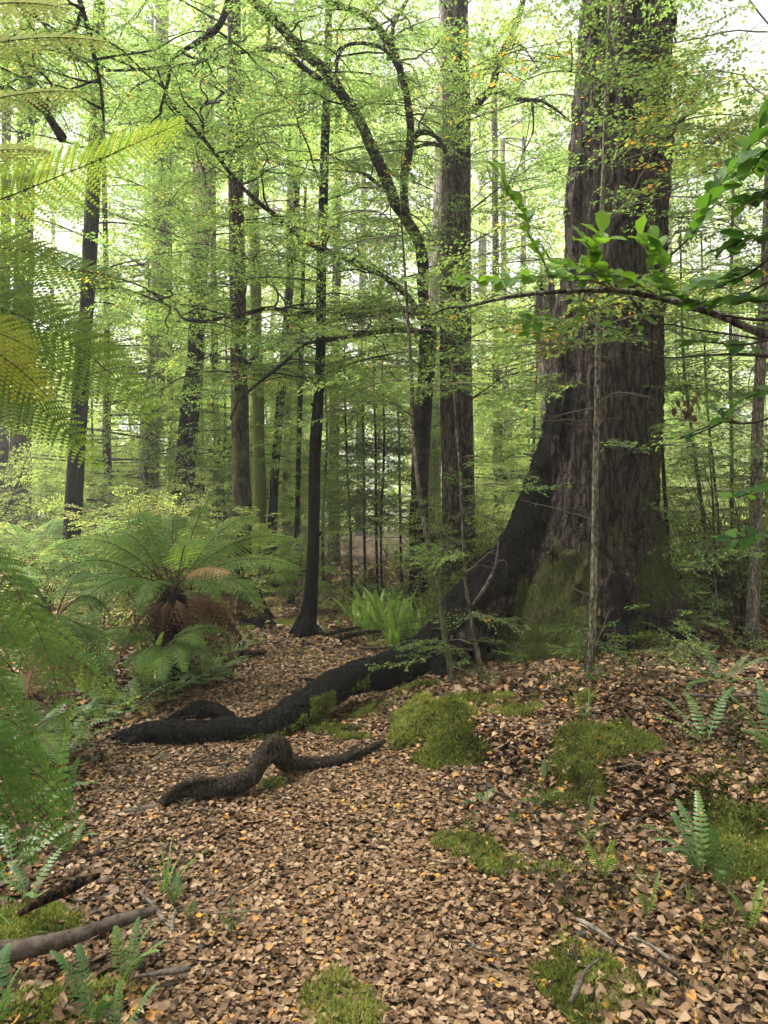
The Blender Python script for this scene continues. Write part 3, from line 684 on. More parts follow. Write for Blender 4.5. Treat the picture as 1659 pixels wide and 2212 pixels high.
def moss_film():
    r_ = np.random.default_rng(66); mb = MB()
    for x0, x1, y0, y1, n, th in ((-.1, 3.0, 3.2, 6.2, 70000, .16), (-2.2, -1.2, 2.1, 6.5, 16000, .35), (.2, 1.6, 2.1, 3.4, 12000, .45), (-1.6, .2, 7, 10.5, 16000, .38)):
        x, y = r_.uniform(x0, x1, n), r_.uniform(y0, y1, n); q = fbm(v3(x*2.3, y*2.3, 12.), 3) + .25*vnoise(v3(x*14, y*14, 1.)); k = (q > th) & ((~on_path(x, y)) | (q > th+.45)); x, y = x[k], y[k]
        p = v3(x, y, G(x, y)+r_.uniform(.012, .034, len(x))); moss_surf(mb, p, np.tile([[0, 0, 1.]], (len(x), 1)), r_, len(x), .0125, .5)
    mb.build('moss_film', M['moss'], ground, smooth=False, kind='stuff')
moss_film()
def drifts():
    '''leaves piled against the roots'''
    r_ = np.random.default_rng(67); LV, LF_ = leaf_shape(.33, False, .5, .4, .3, .2, 4); mb = MB()
    for l, per in (([(845, 1447, 5.85, .13), (765, 1463, 5.7, .12), (700, 1494, 5.5, .115), (640, 1544, 5.08, .12), (560, 1577, 4.87, .115), (460, 1583, 4.8, .10), (370, 1583, 4.78, .09), (262, 1594, 4.82, .04)], 520),
                   ([(352, 1742, 3.83, .03), (450, 1702, 3.8, .05), (552, 1668, 3.93, .05), (583, 1618, 4.06, .05), (665, 1650, 4.24, .035), (780, 1626, 4.5, .025)], 260)):
        C = np.array([P(*q[:3]) for q in l]); rr = np.array([q[3] for q in l]); t = r_.random(per); sN = np.linspace(0, 1, len(l)); c = along(C, t); rd = np.interp(t, sN, rr)
        o = rd*r_.uniform(.95, 1.9, per)*r_.choice([-1, 1], per); x, y = c[:, 0]+r_.normal(0, .02, per), c[:, 1]+o
        z = G(x, y) + .015 + rd*.28*np.clip(1.7-np.abs(o)/rd, 0, 1)*r_.uniform(.2, 1, per)
        stamp(mb, LV, LF_, v3(x, y, z), rot_from(r_.uniform(0, 6.28, per), r_.normal(0, .4, per), r_.normal(0, .4, per)), r_.uniform(.022, .042, per), litter_tint(per, r_, .06))
    mb.build('leaf_drift', M['litter'], path, kind='stuff')
drifts()
# moss shoots on the great root
def root_moss():
    o = [c for c in big.children if c.name.startswith('trunk')][0]; me = o.data; nv = len(me.vertices)
    co = np.zeros(nv*3, np.float32); me.vertices.foreach_get('co', co); co = co.reshape(-1, 3)+np.array(big['_o']); no = np.zeros(nv*3, np.float32)
    me.vertices.foreach_get('normal', no); no = no.reshape(-1, 3); ms = np.zeros(nv, np.float32); me.attributes['moss'].data.foreach_get('value', ms)
    r_ = np.random.default_rng(5); wgt = np.clip(ms-.35, 0, 1)*(no[:, 1] < .3); wgt *= np.where(co[:, 0]/co[:, 1]*F_PX+CX < 900, 2.2, .18)
    k = r_.choice(nv, 20000, p=wgt/wgt.sum())
    mb = MB(); moss_surf(mb, co[k], no[k], r_, 20000, .012, .40, up=.1)
    mb.build('moss_growth', M['moss'], big, smooth=False, kind='stuff')
root_moss()

# ------------------------------------------------------------------ standing trees
CM = [M['leaf'], M['twig']]
def tree(label, pts_px, bark, r_seed, group=None, soot=None, moss=None, lichen=0, flare=None, limbs=None, leafy=None, cat='tree', name='beech_tree', sides=16, knots=0, rough=.10):
    r_ = np.random.default_rng(r_seed); p = P(*pts_px[0][:3]); root = thing(name, label, cat, (p[0], p[1], float(G(p[0], p[1]))), group)
    o, tp, rad = trunk_part(root, pts_px, M[bark], soot=soot, moss=moss, lichen=lichen, flare=flare, seed=r_seed*.37, sides=sides, knots=knots, rough=rough)
    if leafy:
        mb = MB()
        for q in leafy: auto_limbs(root, mb, tp, r_, twigs=pts_px[0][2] < 11.9, **q)
        crown(root, mb, q.get('mats', CM))
    return root, tp
def LF(zr, n, Lr=(1.0, 2.4), leaf=.036, tint=.45, per_m=4.5, **k): return dict(zr=zr, n=max(4, int(n*.70)), Lr=Lr, leaf=leaf, tint=tint+.06, per_m=per_m*.85, **k)
ALLS = (([0, 60], [1.2, 1.2]))
tree('thick reddish brown trunk at the far left behind shrubs', [(38, 1200, 16, 48), (42, 1000, 16, 46), (46, 800, 16, 42), (52, 500, 16, 38), (60, 0, 16, 30), (64, -200, 16, 26)], 'bark_red', 11, soot=([0, 3], [.4, .2]), leafy=[LF((3.8, 12.3), 30, (1.5, 3.2), .055, .45, 3.2)])
tree('narrow shadowy trunk cut by the left edge of the view', [(2, 1200, 17, 26), (6, 900, 17, 24), (12, 500, 17, 20), (15, 0, 17, 18)], 'bark', 12, leafy=[LF((4, 13), 10, (1.5, 3), .055, .45, 3)])
tree('soot black trunk standing left of the pale grey trunk', [(150, 1330, 12, 34), (152, 1200, 12, 34), (158, 1093, 12, 35), (170, 880, 12, 33), (178, 749, 12, 31), (190, 600, 12, 28), (197, 450, 12, 29), (204, 300, 12, 27), (212, 100, 12, 26), (218, -150, 12, 22)], 'bark', 13,
     soot=([0, 5.0, 6.5], [1.3, 1.2, .2]), moss=([0, 6, 12], [0, .5, .7]), knots=3, leafy=[LF((3.6, 9.4), 34, (1.2, 2.8), .045, .5, 5)])
tree('slim brown trunk with rough bark between soot black and pale trunks', [(236, 1180, 15, 14), (232, 900, 15, 13), (230, 700, 15, 12), (225, 400, 15, 10), (218, 50, 15, 8)], 'bark', 14, moss=.4, leafy=[LF((3, 12), 12, (1.2, 2.4), .05, .5, 3.5)])
tree('pale grey lichen spotted trunk left of the leaning black one', [(312, 1180, 16, 44), (320, 1024, 16, 42), (327, 863, 16, 43), (338, 780, 16, 38), (345, 700, 16, 36), (345, 500, 16, 33), (347, 280, 16, 30), (350, 0, 16, 26), (350, -150, 16, 22)], 'bark_pale', 15,
     moss=([0, 4, 7], [.35, .2, 0]), lichen=.8, knots=3, leafy=[LF((4, 12.3), 32, (1.5, 3), .055, .5, 3.2)])
tree('leaning black trunk whose upper half turns grey', [(392, 1180, 15, 48), (398, 1033, 15, 46), (408, 880, 15, 40), (420, 763, 15, 36), (428, 640, 15, 34), (436, 480, 15, 40), (441, 330, 15, 38), (446, 100, 15, 32), (450, -100, 15, 28)], 'bark_pale', 16,
     soot=([0, 5.6, 7.2], [1.4, 1.2, -.3]), leafy=[LF((4.2, 11.8), 32, (1.4, 3), .05, .5, 3.5)])
tree('thin brown trunk just left of the leaning black one', [(372, 1180, 19, 15), (368, 950, 19, 14), (366, 800, 19, 14), (366, 600, 19, 12), (368, 300, 19, 10)], 'bark_red', 17, leafy=[LF((5, 13), 10, (1.4, 3), .06, .5, 3)])
tree('light brown trunk just right of the leaning black one', [(436, 1200, 19, 22), (431, 1000, 19, 21), (429, 900, 19, 20), (425, 600, 19, 17), (424, 300, 19, 14)], 'bark', 18, leafy=[LF((5, 14), 12, (1.4, 3), .06, .5, 3)])
tree('slender mossy trunk left of the brown central trunk', [(472, 1200, 17, 18), (470, 1000, 17, 17), (466, 850, 17, 15), (462, 600, 17, 13), (460, 300, 17, 12)], 'bark', 19, moss=.7, leafy=[LF((3, 12), 12, (1.4, 2.6), .055, .45, 3.2)])
tree('brown trunk with blackened foot beside the big tree fern', [(550, 1335, 10.3, 46), (540, 1290, 10.3, 42), (530, 1240, 10.3, 40), (524, 1110, 10.3, 40), (522, 1000, 10.3, 38), (518, 850, 10.3, 37), (516, 738, 10.3, 35), (512, 550, 10.3, 33), (510, 400, 10.3, 32), (508, 200, 10.3, 30), (505, -150, 10.3, 27)], 'bark', 20,
     soot=([0, 1.3, 1.6, 8], [1.4, 1.2, .15, .2]), moss=([0, 1.5, 4, 9], [0, .45, .5, .4]), flare=.9, knots=4, sides=22, leafy=[LF((3.2, 8.3), 36, (1.0, 2.4), .040, .5, 5)])
tree('moss yellowed trunk right behind the brown central trunk', [(572, 1340, 13, 34), (565, 1260, 13, 33), (560, 1000, 13, 28), (556, 800, 13, 26), (552, 600, 13, 23), (548, 300, 13, 20)], 'bark_pale', 21, moss=([0, 10], [.95, .8]), leafy=[LF((3.2, 10), 20, (1.2, 2.6), .048, .5, 3.6)])
tree('thin black trunk leaning right behind the path bend', [(585, 1250, 14, 22), (592, 1063, 14, 20), (600, 938, 14, 20), (610, 820, 14, 18), (620, 700, 14, 18), (630, 560, 14, 17), (640, 420, 14, 15), (655, 150, 14, 12)], 'bark', 22, soot=([0, 20], [1.3, 1.1]), knots=3, leafy=[LF((3.4, 10.6), 26, (1.2, 2.8), .05, .5, 3.6)])
tree('pale mossy trunk between two thin black trunks', [(618, 1260, 17, 20), (620, 1050, 17, 18), (622, 850, 17, 17), (625, 600, 17, 15), (628, 300, 17, 13)], 'bark_pale', 23, moss=.55, leafy=[LF((4, 13), 10, (1.2, 2.6), .06, .5, 3.2)])
tree('very thin black pole between the black trunks by the bend', [(628, 1320, 12, 12), (638, 1200, 12, 11), (645, 1000, 12, 10), (650, 800, 12, 10), (655, 600, 12, 8), (660, 400, 12, 7)], 'bark', 24, soot=1.3, leafy=[LF((3, 8), 10, (.8, 1.8), .045, .5, 3.6)])
tree('straight soot black trunk with flared foot at the path bend', [(662, 1368, 9.15, 34), (670, 1320, 9.15, 29), (675, 1238, 9.15, 28), (679, 1100, 9.15, 27), (683, 960, 9.15, 26), (688, 880, 9.15, 24), (692, 788, 9.15, 22), (695, 600, 9.15, 21), (700, 400, 9.15, 19), (706, 200, 9.15, 17), (712, -120, 9.15, 14)], 'bark', 25,
     soot=([0, 3.6, 5, 12], [1.5, 1.4, .8, .5]), moss=([0, 4, 8], [0, .2, .5]), flare=.75, sides=22, knots=5, leafy=[LF((3.1, 7.5), 34, (.9, 2.1), .038, .5, 5)])
bt = [o for o in bpy.data.objects if o.get('label', '').startswith('straight soot black')][0]
for l, rr in (([(664, 1345, 9.1), (650, 1366, 8.95), (636, 1380, 8.8), (622, 1388, 8.75)], (.09, .02)), ([(672, 1350, 9.1), (690, 1366, 9.0), (712, 1374, 8.9)], (.07, .015)), ([(660, 1350, 9.2), (640, 1362, 9.4), (625, 1366, 9.5)], (.07, .02))):
    branch_part(bt, px_line(l), np.linspace(*rr, len(l)), M['bark'], 'root', sides=9, step=.04, rough=.25, soot=1.4)
bf = [o for o in bpy.data.objects if o.get('label', '').startswith('brown trunk with blackened')][0]
for l, rr in (([(548, 1320, 10.2), (575, 1345, 9.9), (597, 1358, 9.7), (612, 1366, 9.5)], (.12, .03)), ([(545, 1320, 10.1), (560, 1352, 9.6), (575, 1372, 9.3)], (.11, .03)), ([(540, 1325, 10.1), (525, 1352, 9.7), (505, 1368, 9.5)], (.1, .03))):
    branch_part(bf, px_line(l), np.linspace(*rr, len(l)), M['bark'], 'root', sides=9, step=.04, rough=.25, soot=1.2)
tree('hazy pinkish trunk right of the straight black trunk', [(722, 1220, 22, 25), (722, 1000, 22, 24), (724, 800, 22, 22), (728, 500, 22, 18), (732, 200, 22, 14)], 'bark_red', 26, leafy=[LF((5, 17), 12, (1.6, 3.4), .07, .5, 3)])
tree('dark forked beech behind the straight trunk with arching limbs', [(905, 1320, 11.0, 42), (905, 1200, 10.9, 40), (908, 1050, 10.8, 38), (916, 900, 10.6, 37), (924, 780, 10.4, 36), (928, 690, 10.2, 34)], 'bark_red', 27, soot=([0, 4.5], [.6, .5]), flare=.5, sides=20, name='forked_beech')
forked = bpy.data.objects['forked_beech']
tree('tall straight brown trunk left of the great mossy tree', [(1000, 1340, 10.0, 78), (994, 1260, 10, 72), (992, 1050, 10, 71), (988, 850, 10, 69), (986, 600, 10, 66), (987, 350, 10, 62), (986, 150, 10, 58), (984, 0, 10, 54), (982, -200, 10, 50)], 'bark', 28,
     soot=([0, .8, 1.6], [.7, .5, .25]), moss=([0, 2, 5], [.3, .35, .15]), flare=.25, sides=30, rough=.05, leafy=[LF((2.6, 8.2), 26, (.8, 1.9), .036, .5, 5.2, azr=(3.3, 6.1))])
tree('greyish trunk half hidden behind the tall straight one', [(930, 1200, 14, 38), (938, 900, 14, 37), (946, 600, 14, 35), (953, 380, 14, 32), (958, 200, 14, 29), (962, -100, 14, 26)], 'bark_pale', 29, moss=.45, leafy=[LF((3.2, 10.8), 20, (1.2, 2.4), .05, .5, 3.6)])
tree('slim brown trunk seen left of the great tree at mid distance', [(1074, 1240, 17, 18), (1073, 950, 17, 17), (1072, 750, 17, 16), (1070, 500, 17, 14), (1068, 200, 17, 12)], 'bark', 30, leafy=[LF((3.4, 13), 24, (1.4, 2.8), .06, .5, 3.2)])
tree('pale thin trunk tucked beside the slim brown one', [(1094, 1240, 20, 14), (1092, 900, 20, 13), (1088, 600, 20, 12), (1086, 300, 20, 10)], 'bark_pale', 31, leafy=[LF((5, 16), 12, (1.4, 3), .065, .5, 3)])

# limbs of the forked beech
def fork_limbs():
    r_ = np.random.default_rng(77); mb = MB()
    LB = [
     ([(926, 700, 10.1), (915, 640, 9.9), (914, 580, 9.7), (903, 520, 9.5), (880, 478, 9.3), (855, 440, 9.1), (832, 385, 8.9), (803, 318, 8.7), (775, 258, 8.5), (735, 200, 8.3), (700, 150, 8.1), (650, 108, 8.0), (600, 50, 7.9), (548, 2, 7.8), (490, -60, 7.7)], (.078, .05), 3),
     ([(878, 474, 9.3), (872, 400, 9.2), (885, 315, 9.0), (884, 240, 8.9), (868, 165, 8.8), (850, 110, 8.6), (800, 42, 8.4), (720, 6, 8.2), (660, -30, 8.1)], (.052, .034), 4),
     ([(884, 305, 9.0), (915, 285, 9.2), (948, 300, 9.4), (962, 330, 9.6)], (.04, .02), 3),
     ([(912, 684, 10.0), (868, 668, 9.7), (820, 676, 9.4), (780, 682, 9.2), (700, 670, 9.0), (640, 680, 8.8), (585, 666, 8.7), (520, 681, 8.6), (465, 690, 8.5), (440, 695, 8.4)], (.05, .018), 5),
     ([(920, 725, 10.1), (880, 712, 9.8), (840, 714, 9.6), (780, 722, 9.4), (700, 735, 9.1), (660, 742, 9.0), (620, 778, 8.9), (560, 826, 8.7), (515, 868, 8.6), (498, 905, 8.5)], (.042, .014), 5),
     ([(912, 680, 9.9), (868, 628, 9.5), (820, 592, 9.2), (760, 565, 9.0), (700, 540, 8.8), (640, 510, 8.6), (600, 470, 8.4), (550, 430, 8.3), (510, 390, 8.2), (460, 325, 8.1), (412, 270, 8.0), (365, 215, 7.9), (340, 150, 7.8)], (.04, .014), 4),
     ([(868, 165, 8.8), (835, 110, 8.6), (745, 100, 8.5), (730, 130, 8.4), (725, 165, 8.4)], (.026, .015), 3),
     ([(735, 200, 8.3), (660, 150, 8.2), (600, 105, 8.2), (540, 110, 8.2), (400, 140, 8.1), (300, 150, 8.0), (228, 153, 8.0)], (.036, .012), 3),
     ([(500, -20, 7.5), (470, 60, 7.5), (420, 95, 7.5), (375, 125, 7.5), (362, 180, 7.5), (345, 240, 7.5)], (.038, .012), 3),
     ([(440, 695, 8.4), (395, 688, 8.4), (380, 668, 8.5), (340, 650, 8.5), (240, 615, 8.6), (150, 596, 8.6)], (.018, .008), 4),
     ([(165, -30, 7.0), (180, 30, 7.0), (190, 60, 7.05), (205, 130, 7.1), (218, 190, 7.1), (224, 262, 7.2)], (.03, .012), 2),
     ([(30, 100, 7.3), (60, 170, 7.3), (85, 215, 7.3), (110, 260, 7.3), (136, 300, 7.3)], (.018, .045), 2),
     ([(180, 15, 7.0), (155, 90, 7.0), (148, 130, 7.0)], (.02, .01), 2),
     ([(880, 0, 8.8), (850, 55, 8.7), (845, 100, 8.6)], (.02, .03), 2),
     ([(905, 540, 9.6), (858, 430, 9.5), (820, 400, 9.2), (760, 360, 9.0), (700, 330, 8.9)], (.03, .01), 4),
    ]
    for k, (l, (r0, r1), pm) in enumerate(LB):
        pts = px_line(l); rad = np.linspace(r0, r1, len(pts)); branch_part(forked, pts, rad, sides=9, step=.07, rough=.16, seed=k+.3, moss=.25 if k in (3, 4) else 0)
        ps, _ = resample(pts, rad, .12)
        dress(mb, ps, r_, .036, .52, .15, pm*.85, spread=.5)
        for j in range(int(3+len(l)*.7)):
            q = along(ps, np.array([r_.uniform(.1, .98)]))[0]; a2 = r_.uniform(0, 6.28); L2 = r_.uniform(.6, 1.5)
            p2 = limb_pts(r_, q, a2, L2, r_.uniform(-.1, .5), .3, wob=.25)
            branch_part(forked, p2, np.linspace(.013, .004, 8), sides=5, step=.08, seed=j)
            dress(mb, p2, r_, .036, .52, .15, 5, spread=.3)
    crown(forked, mb, CM)
fork_limbs()
# bare curved limb right of the straight trunk
t13 = bpy.data.objects['beech_tree'] if False else [o for o in bpy.data.objects if o.get('label', '').startswith('tall straight brown')][0]
for l, rr in (([(1020, 243, 9.9), (1045, 208, 9.8), (1060, 195, 9.75), (1070, 160, 9.7), (1082, 120, 9.6), (1100, 85, 9.5), (1118, 45, 9.4), (1130, 0, 9.3), (1140, -60, 9.2)], (.06, .03)),
              ([(1060, 195, 9.75), (1085, 200, 9.6), (1105, 212, 9.5), (1140, 216, 9.4), (1172, 218, 9.3)], (.04, .02)), ([(1172, 218, 9.3), (1205, 240, 9.2), (1235, 265, 9.1)], (.02, .01)),
              ([(1150, 222, 9.4), (1152, 255, 9.4), (1150, 290, 9.3), (1130, 330, 9.3)], (.016, .007)), ([(1090, 92, 9.55), (1125, 98, 9.5), (1150, 130, 9.4), (1165, 150, 9.4)], (.014, .006))):
    pts = px_line(l); branch_part(t13, pts, np.linspace(*rr, len(pts)), sides=9, step=.07, rough=.15, seed=2.)
def extra_leaves():
    r_ = np.random.default_rng(91); mb = MB()
    for l in ([(1060, 195, 9.75), (1082, 120, 9.6), (1118, 45, 9.4), (1140, -60, 9.2)], [(1060, 195, 9.7), (1140, 216, 9.4), (1235, 265, 9.1)], [(1150, 222, 9.4), (1130, 330, 9.3), (1100, 420, 9.4)], [(1150, 130, 9.4), (1200, 60, 9.2), (1230, 20, 9.1)],
              [(1030, 450, 9.8), (1100, 420, 9.5), (1200, 400, 9.3)], [(1030, 600, 9.8), (1110, 560, 9.6), (1190, 560, 9.5)]):
        pts, _ = resample(px_line(l), np.ones(len(l)), .12); segs(mb, pts[:-1], pts[1:], .007, .006, 1); dress(mb, pts, r_, .038, .5, .05, 6, spread=.8)
    crown(t13, mb, CM)
extra_leaves()

# broken snag behind the great tree
def snag():
    root = thing('broken_stump', 'pale splintered snag peeling beside the great trunk', 'dead tree', (*P(1180, 1300, 7.8)[:2], float(G(*P(1180, 1300, 7.8)[:2]))))
    trunk_part(root, [(1205, 1330, 7.8, 52), (1200, 1000, 7.8, 50), (1192, 850, 7.8, 46), (1185, 760, 7.8, 44), (1180, 680, 7.8, 40), (1175, 620, 7.8, 36), (1170, 590, 7.8, 14)], M['bark_pale'], seed=4.4, rough=.22, sides=18, moss=.15)
    for k, (x, y0, y1) in enumerate(((1160, 600, 690), (1168, 580, 640), (1184, 575, 650), (1160, 760, 700), (1192, 590, 650))):
        mb = MB(); add_tube(mb, px_line([(x+4, y1, 7.62), (x+1, (y0+y1)/2, 7.58), (x, y0, 7.6)]), [.03, .022, .004], 6, step=.05, rough=.3, seed=k); n = len(np.concatenate(mb.V))
        mb.build('splinter', M['bark_red' if k % 2 else 'bark_pale'], root, vattr=vat(n, soot=0, moss=0, lichen=0))
snag()

# ------------------------------------------------------------------ saplings close by
PM = [M['leaf'], M['twig_pale']]
def sapling(label, pts_px, seed, bark='pole', leafy=None, limbs=(), soot=None, moss=.15, group=None, knots=0, name='sapling', lichen=.5):
    r_ = np.random.default_rng(seed); p = P(*pts_px[0][:3]); root = thing(name, label, 'sapling', (p[0], p[1], float(G(p[0], p[1]))), group)
    o, tp, rad = trunk_part(root, pts_px, M[bark], name='stem', sides=10, step=.06, rough=.12, flare=.3, soot=soot, moss=moss, lichen=lichen, seed=seed*.7, knots=knots)
    mb = MB()
    for q in leafy or []: auto_limbs(root, mb, tp, r_, limb_r=.006, mat=M['twig_pale'], **q)
    for l in limbs:
        pts = px_line(l); pts, _ = resample(pts, np.ones(len(pts)), .05); pts = pts + np.cumsum(r_.normal(0, .004, pts.shape), 0)
        branch_part(root, pts, np.linspace(.006, .0018, len(pts)), M['twig_pale'], 'twig', sides=5, rough=0, step=.05)
        for j in range(3):
            k = r_.integers(2, len(pts)-1); p2 = limb_pts(r_, pts[k], r_.uniform(0, 6.28), r_.uniform(.08, .3), .1, .2, n=5); segs(mb, p2[:-1], p2[1:], .002, .0012, 1)
    if mb.n: crown(root, mb, PM)
    return root, tp
SL = lambda zr, n, Lr=(.4, 1.1), leaf=.03, tint=.55, per_m=7, **k: dict(zr=zr, n=n, Lr=Lr, leaf=leaf, tint=tint, per_m=per_m, sub=1, rise=.2, **k)
sapling('pale straight sapling rising in front of the great trunk', [(1274, 1478, 5.2, 17), (1279, 1380, 5.2, 15), (1284, 1200, 5.2, 14), (1287, 1000, 5.2, 13.5), (1290, 850, 5.2, 13), (1292, 700, 5.2, 12), (1300, 500, 5.2, 11), (1309, 250, 5.2, 10), (1317, 0, 5.2, 9), (1321, -200, 5.2, 8)], 1, 'pole_pale',
    leafy=[SL((2.3, 5.6), 26, (.3, .95), .036, .66, 5.0, azr=(2.8, 6.6))], moss=.35,
    limbs=[[(1284, 1120, 5.2), (1230, 1105, 5.1), (1185, 1090, 5.0), (1130, 1075, 5.0)], [(1290, 940, 5.2), (1255, 915, 5.1), (1220, 903, 5.0), (1160, 905, 5.0)], [(1290, 800, 5.2), (1275, 780, 5.1), (1245, 778, 5.0)], [(1286, 880, 5.2), (1240, 890, 5.1), (1190, 905, 5.0)],
           [(1292, 870, 5.2), (1320, 850, 5.15), (1380, 852, 5.1), (1415, 860, 5.1)], [(1288, 930, 5.2), (1310, 890, 5.1), (1302, 850, 5.1)], [(1270, 1290, 5.2), (1230, 1270, 5.1), (1195, 1255, 5.0)], [(1276, 1420, 5.2), (1300, 1370, 5.1), (1318, 1330, 5.05)],
           [(1300, 500, 5.2), (1360, 420, 5.1), (1430, 300, 5.0), (1560, 130, 4.9), (1659, 40, 4.8)]])
sapling('crooked lichened sapling growing up past the black root', [(976, 1462, 5.55, 15), (962, 1380, 5.55, 13), (947, 1270, 5.55, 12), (927, 1180, 5.6, 11), (906, 1060, 5.7, 10), (893, 930, 5.8, 9), (888, 800, 5.9, 8), (881, 690, 6, 7), (873, 560, 6, 5), (866, 450, 6, 3.5), (868, 330, 6, 1.5)], 2, leafy=[SL((2.4, 3.9), 11, (.4, 1.0), .033, .5, 5)], moss=.5,
    limbs=[[(890, 900, 5.8), (850, 870, 5.7), (780, 868, 5.6), (720, 880, 5.5)], [(878, 690, 6), (850, 620, 5.9), (820, 590, 5.8)], [(980, 1440, 5.5), (1010, 1450, 5.4), (1040, 1458, 5.3)]])
sapling('thin bowed sapling crossing the buttress of the great tree', [(1038, 1446, 5.35, 10), (1020, 1350, 5.4, 9), (1006, 1260, 5.5, 8), (1000, 1150, 5.6, 7), (994, 1020, 5.7, 6), (984, 900, 5.8, 5), (978, 780, 5.9, 4)], 3, leafy=[SL((.5, 2.9), 9, (.12, .4), .024, .45, 6)],
    limbs=[[(1004, 1240, 5.5), (1040, 1210, 5.4), (1075, 1190, 5.4)], [(1000, 1180, 5.6), (960, 1150, 5.5), (930, 1140, 5.5)]])
sapling('stout pale pole with black knots at the right edge', [(1622, 1420, 6.3, 28), (1628, 1300, 6.3, 25), (1632, 1100, 6.3, 24), (1636, 950, 6.3, 23), (1643, 800, 6.3, 22), (1650, 650, 6.3, 20), (1660, 400, 6.3, 18), (1675, 100, 6.3, 15), (1690, -200, 6.3, 12)], 4, 'pole_pale', knots=6, soot=([0, .6, 1.5, 3], [.55, .35, .15, 0]), lichen=.8, leafy=[SL((1.6, 5.8), 22, (.5, 1.4), .034, .45, 5)])
sapling('dark thin pole just right of the great trunk', [(1462, 1420, 7, 10), (1448, 1250, 7, 9), (1437, 1080, 7, 8), (1428, 930, 7, 7), (1424, 700, 7, 6), (1430, 450, 7, 5), (1436, 200, 7, 4)], 5, 'bark', soot=.5, leafy=[SL((1.5, 5.5), 16, (.4, 1.2), .034, .45, 5)])
sapling('grey leaning pole with a clump of dead leaves', [(1535, 1290, 7.5, 8), (1520, 1130, 7.5, 8), (1503, 1000, 7.5, 8), (1490, 900, 7.5, 7), (1478, 800, 7.5, 6), (1472, 650, 7.5, 5), (1470, 500, 7.5, 4)], 6, leafy=[SL((1.2, 4.5), 18, (.4, 1.2), .034, .4, 5)])
sapling('mottled pole halfway between dead leaf clump and right edge', [(1590, 1330, 8, 10), (1582, 1150, 8, 9), (1580, 950, 8, 8), (1578, 800, 8, 8), (1580, 600, 8, 7), (1585, 300, 8, 6)], 7, leafy=[SL((1.2, 6), 20, (.5, 1.4), .036, .42, 5)])
sapling('wispy dark stem behind the dead leaf clump', [(1560, 1250, 9, 6), (1545, 1050, 9, 6), (1530, 900, 9, 5), (1520, 700, 9, 4), (1515, 500, 9, 4)], 8, 'bark', soot=.6, leafy=[SL((1.4, 5), 16, (.5, 1.4), .038, .45, 4.5)])
sapling('spindly stem low beside the stout pale pole', [(1560, 1420, 6.5, 7), (1545, 1250, 6.5, 5), (1540, 1080, 6.5, 4), (1530, 950, 6.5, 3)], 9, leafy=[SL((.6, 2.2), 10, (.3, .8), .03, .4, 5)])
for k, (x0, x1, d, lb) in enumerate(((760, 748, 13, 'leftmost of the thin poles in the bright gap'), (790, 785, 13.5, 'middle thin pole in the bright gap behind the crown ferns'), (816, 811, 12.5, 'tallest mottled pole in the bright gap'), (826, 830, 12.5, 'short bent pole touching the tallest mottled one'), (868, 862, 14, 'faint pole between the bright gap and the dark forked trunk'), (700, 706, 14, 'thin pole just right of the straight black trunk'))):
    sapling(lb, [(x0, 1330, d, 6), (x0-3, 1150, d, 5.5), (x1, 950, d, 5), (x1-4, 780, d, 3.5), (x1-2, 700, d, 2.5)], 30+k, 'bark', soot=.5, leafy=[SL((1.2, 4.6), 22, (.5, 1.5), .042, .55, 4.5)])
# dead leaf clump on the leaning pole
def dead_clump(px, py, d, n, label, s=.05):
    r_ = np.random.default_rng(n); c = P(px, py, d); root = thing('dead_leaf_clump', label, 'dead leaves', c)
    V, Fq = leaf_shape(.3, True, .6, .5, 0, .15, 3)
    me = None
    for i in range(n):
        if me is None: mb = MB(); mb.add(V + np.array([.5, 0, 0]), Fq, 0, .42); o = mb.build('leaf', M['litter'], None); me = o.data
        else: o = bpy.data.objects.new('leaf', me); S.collection.objects.link(o)
        o.parent = root; o.location = r_.normal(0, s*.8, 3)*np.array([1.1, .8, 1.5]); o.rotation_euler = (r_.uniform(0, 6), R(r_.uniform(40, 110)), r_.uniform(0, 6.28)); sc_ = s*r_.uniform(.9, 1.5); o.scale = (sc_,)*3
dead_clump(1486, 878, 7.3, 26, 'clump of curled brown dead leaves caught on the leaning pole', .062)
dead_clump(1628, 870, 6.0, 7, 'single curled brown leaf bundle stuck beside the stout pole', .04)
dead_clump(1290, 1310, 5.15, 5, 'two or three orange dead leaves caught near the black foot', .03)
dead_clump(987, 1312, 5.7, 7, 'few pinkish dead leaves caught on the buttress', .03)

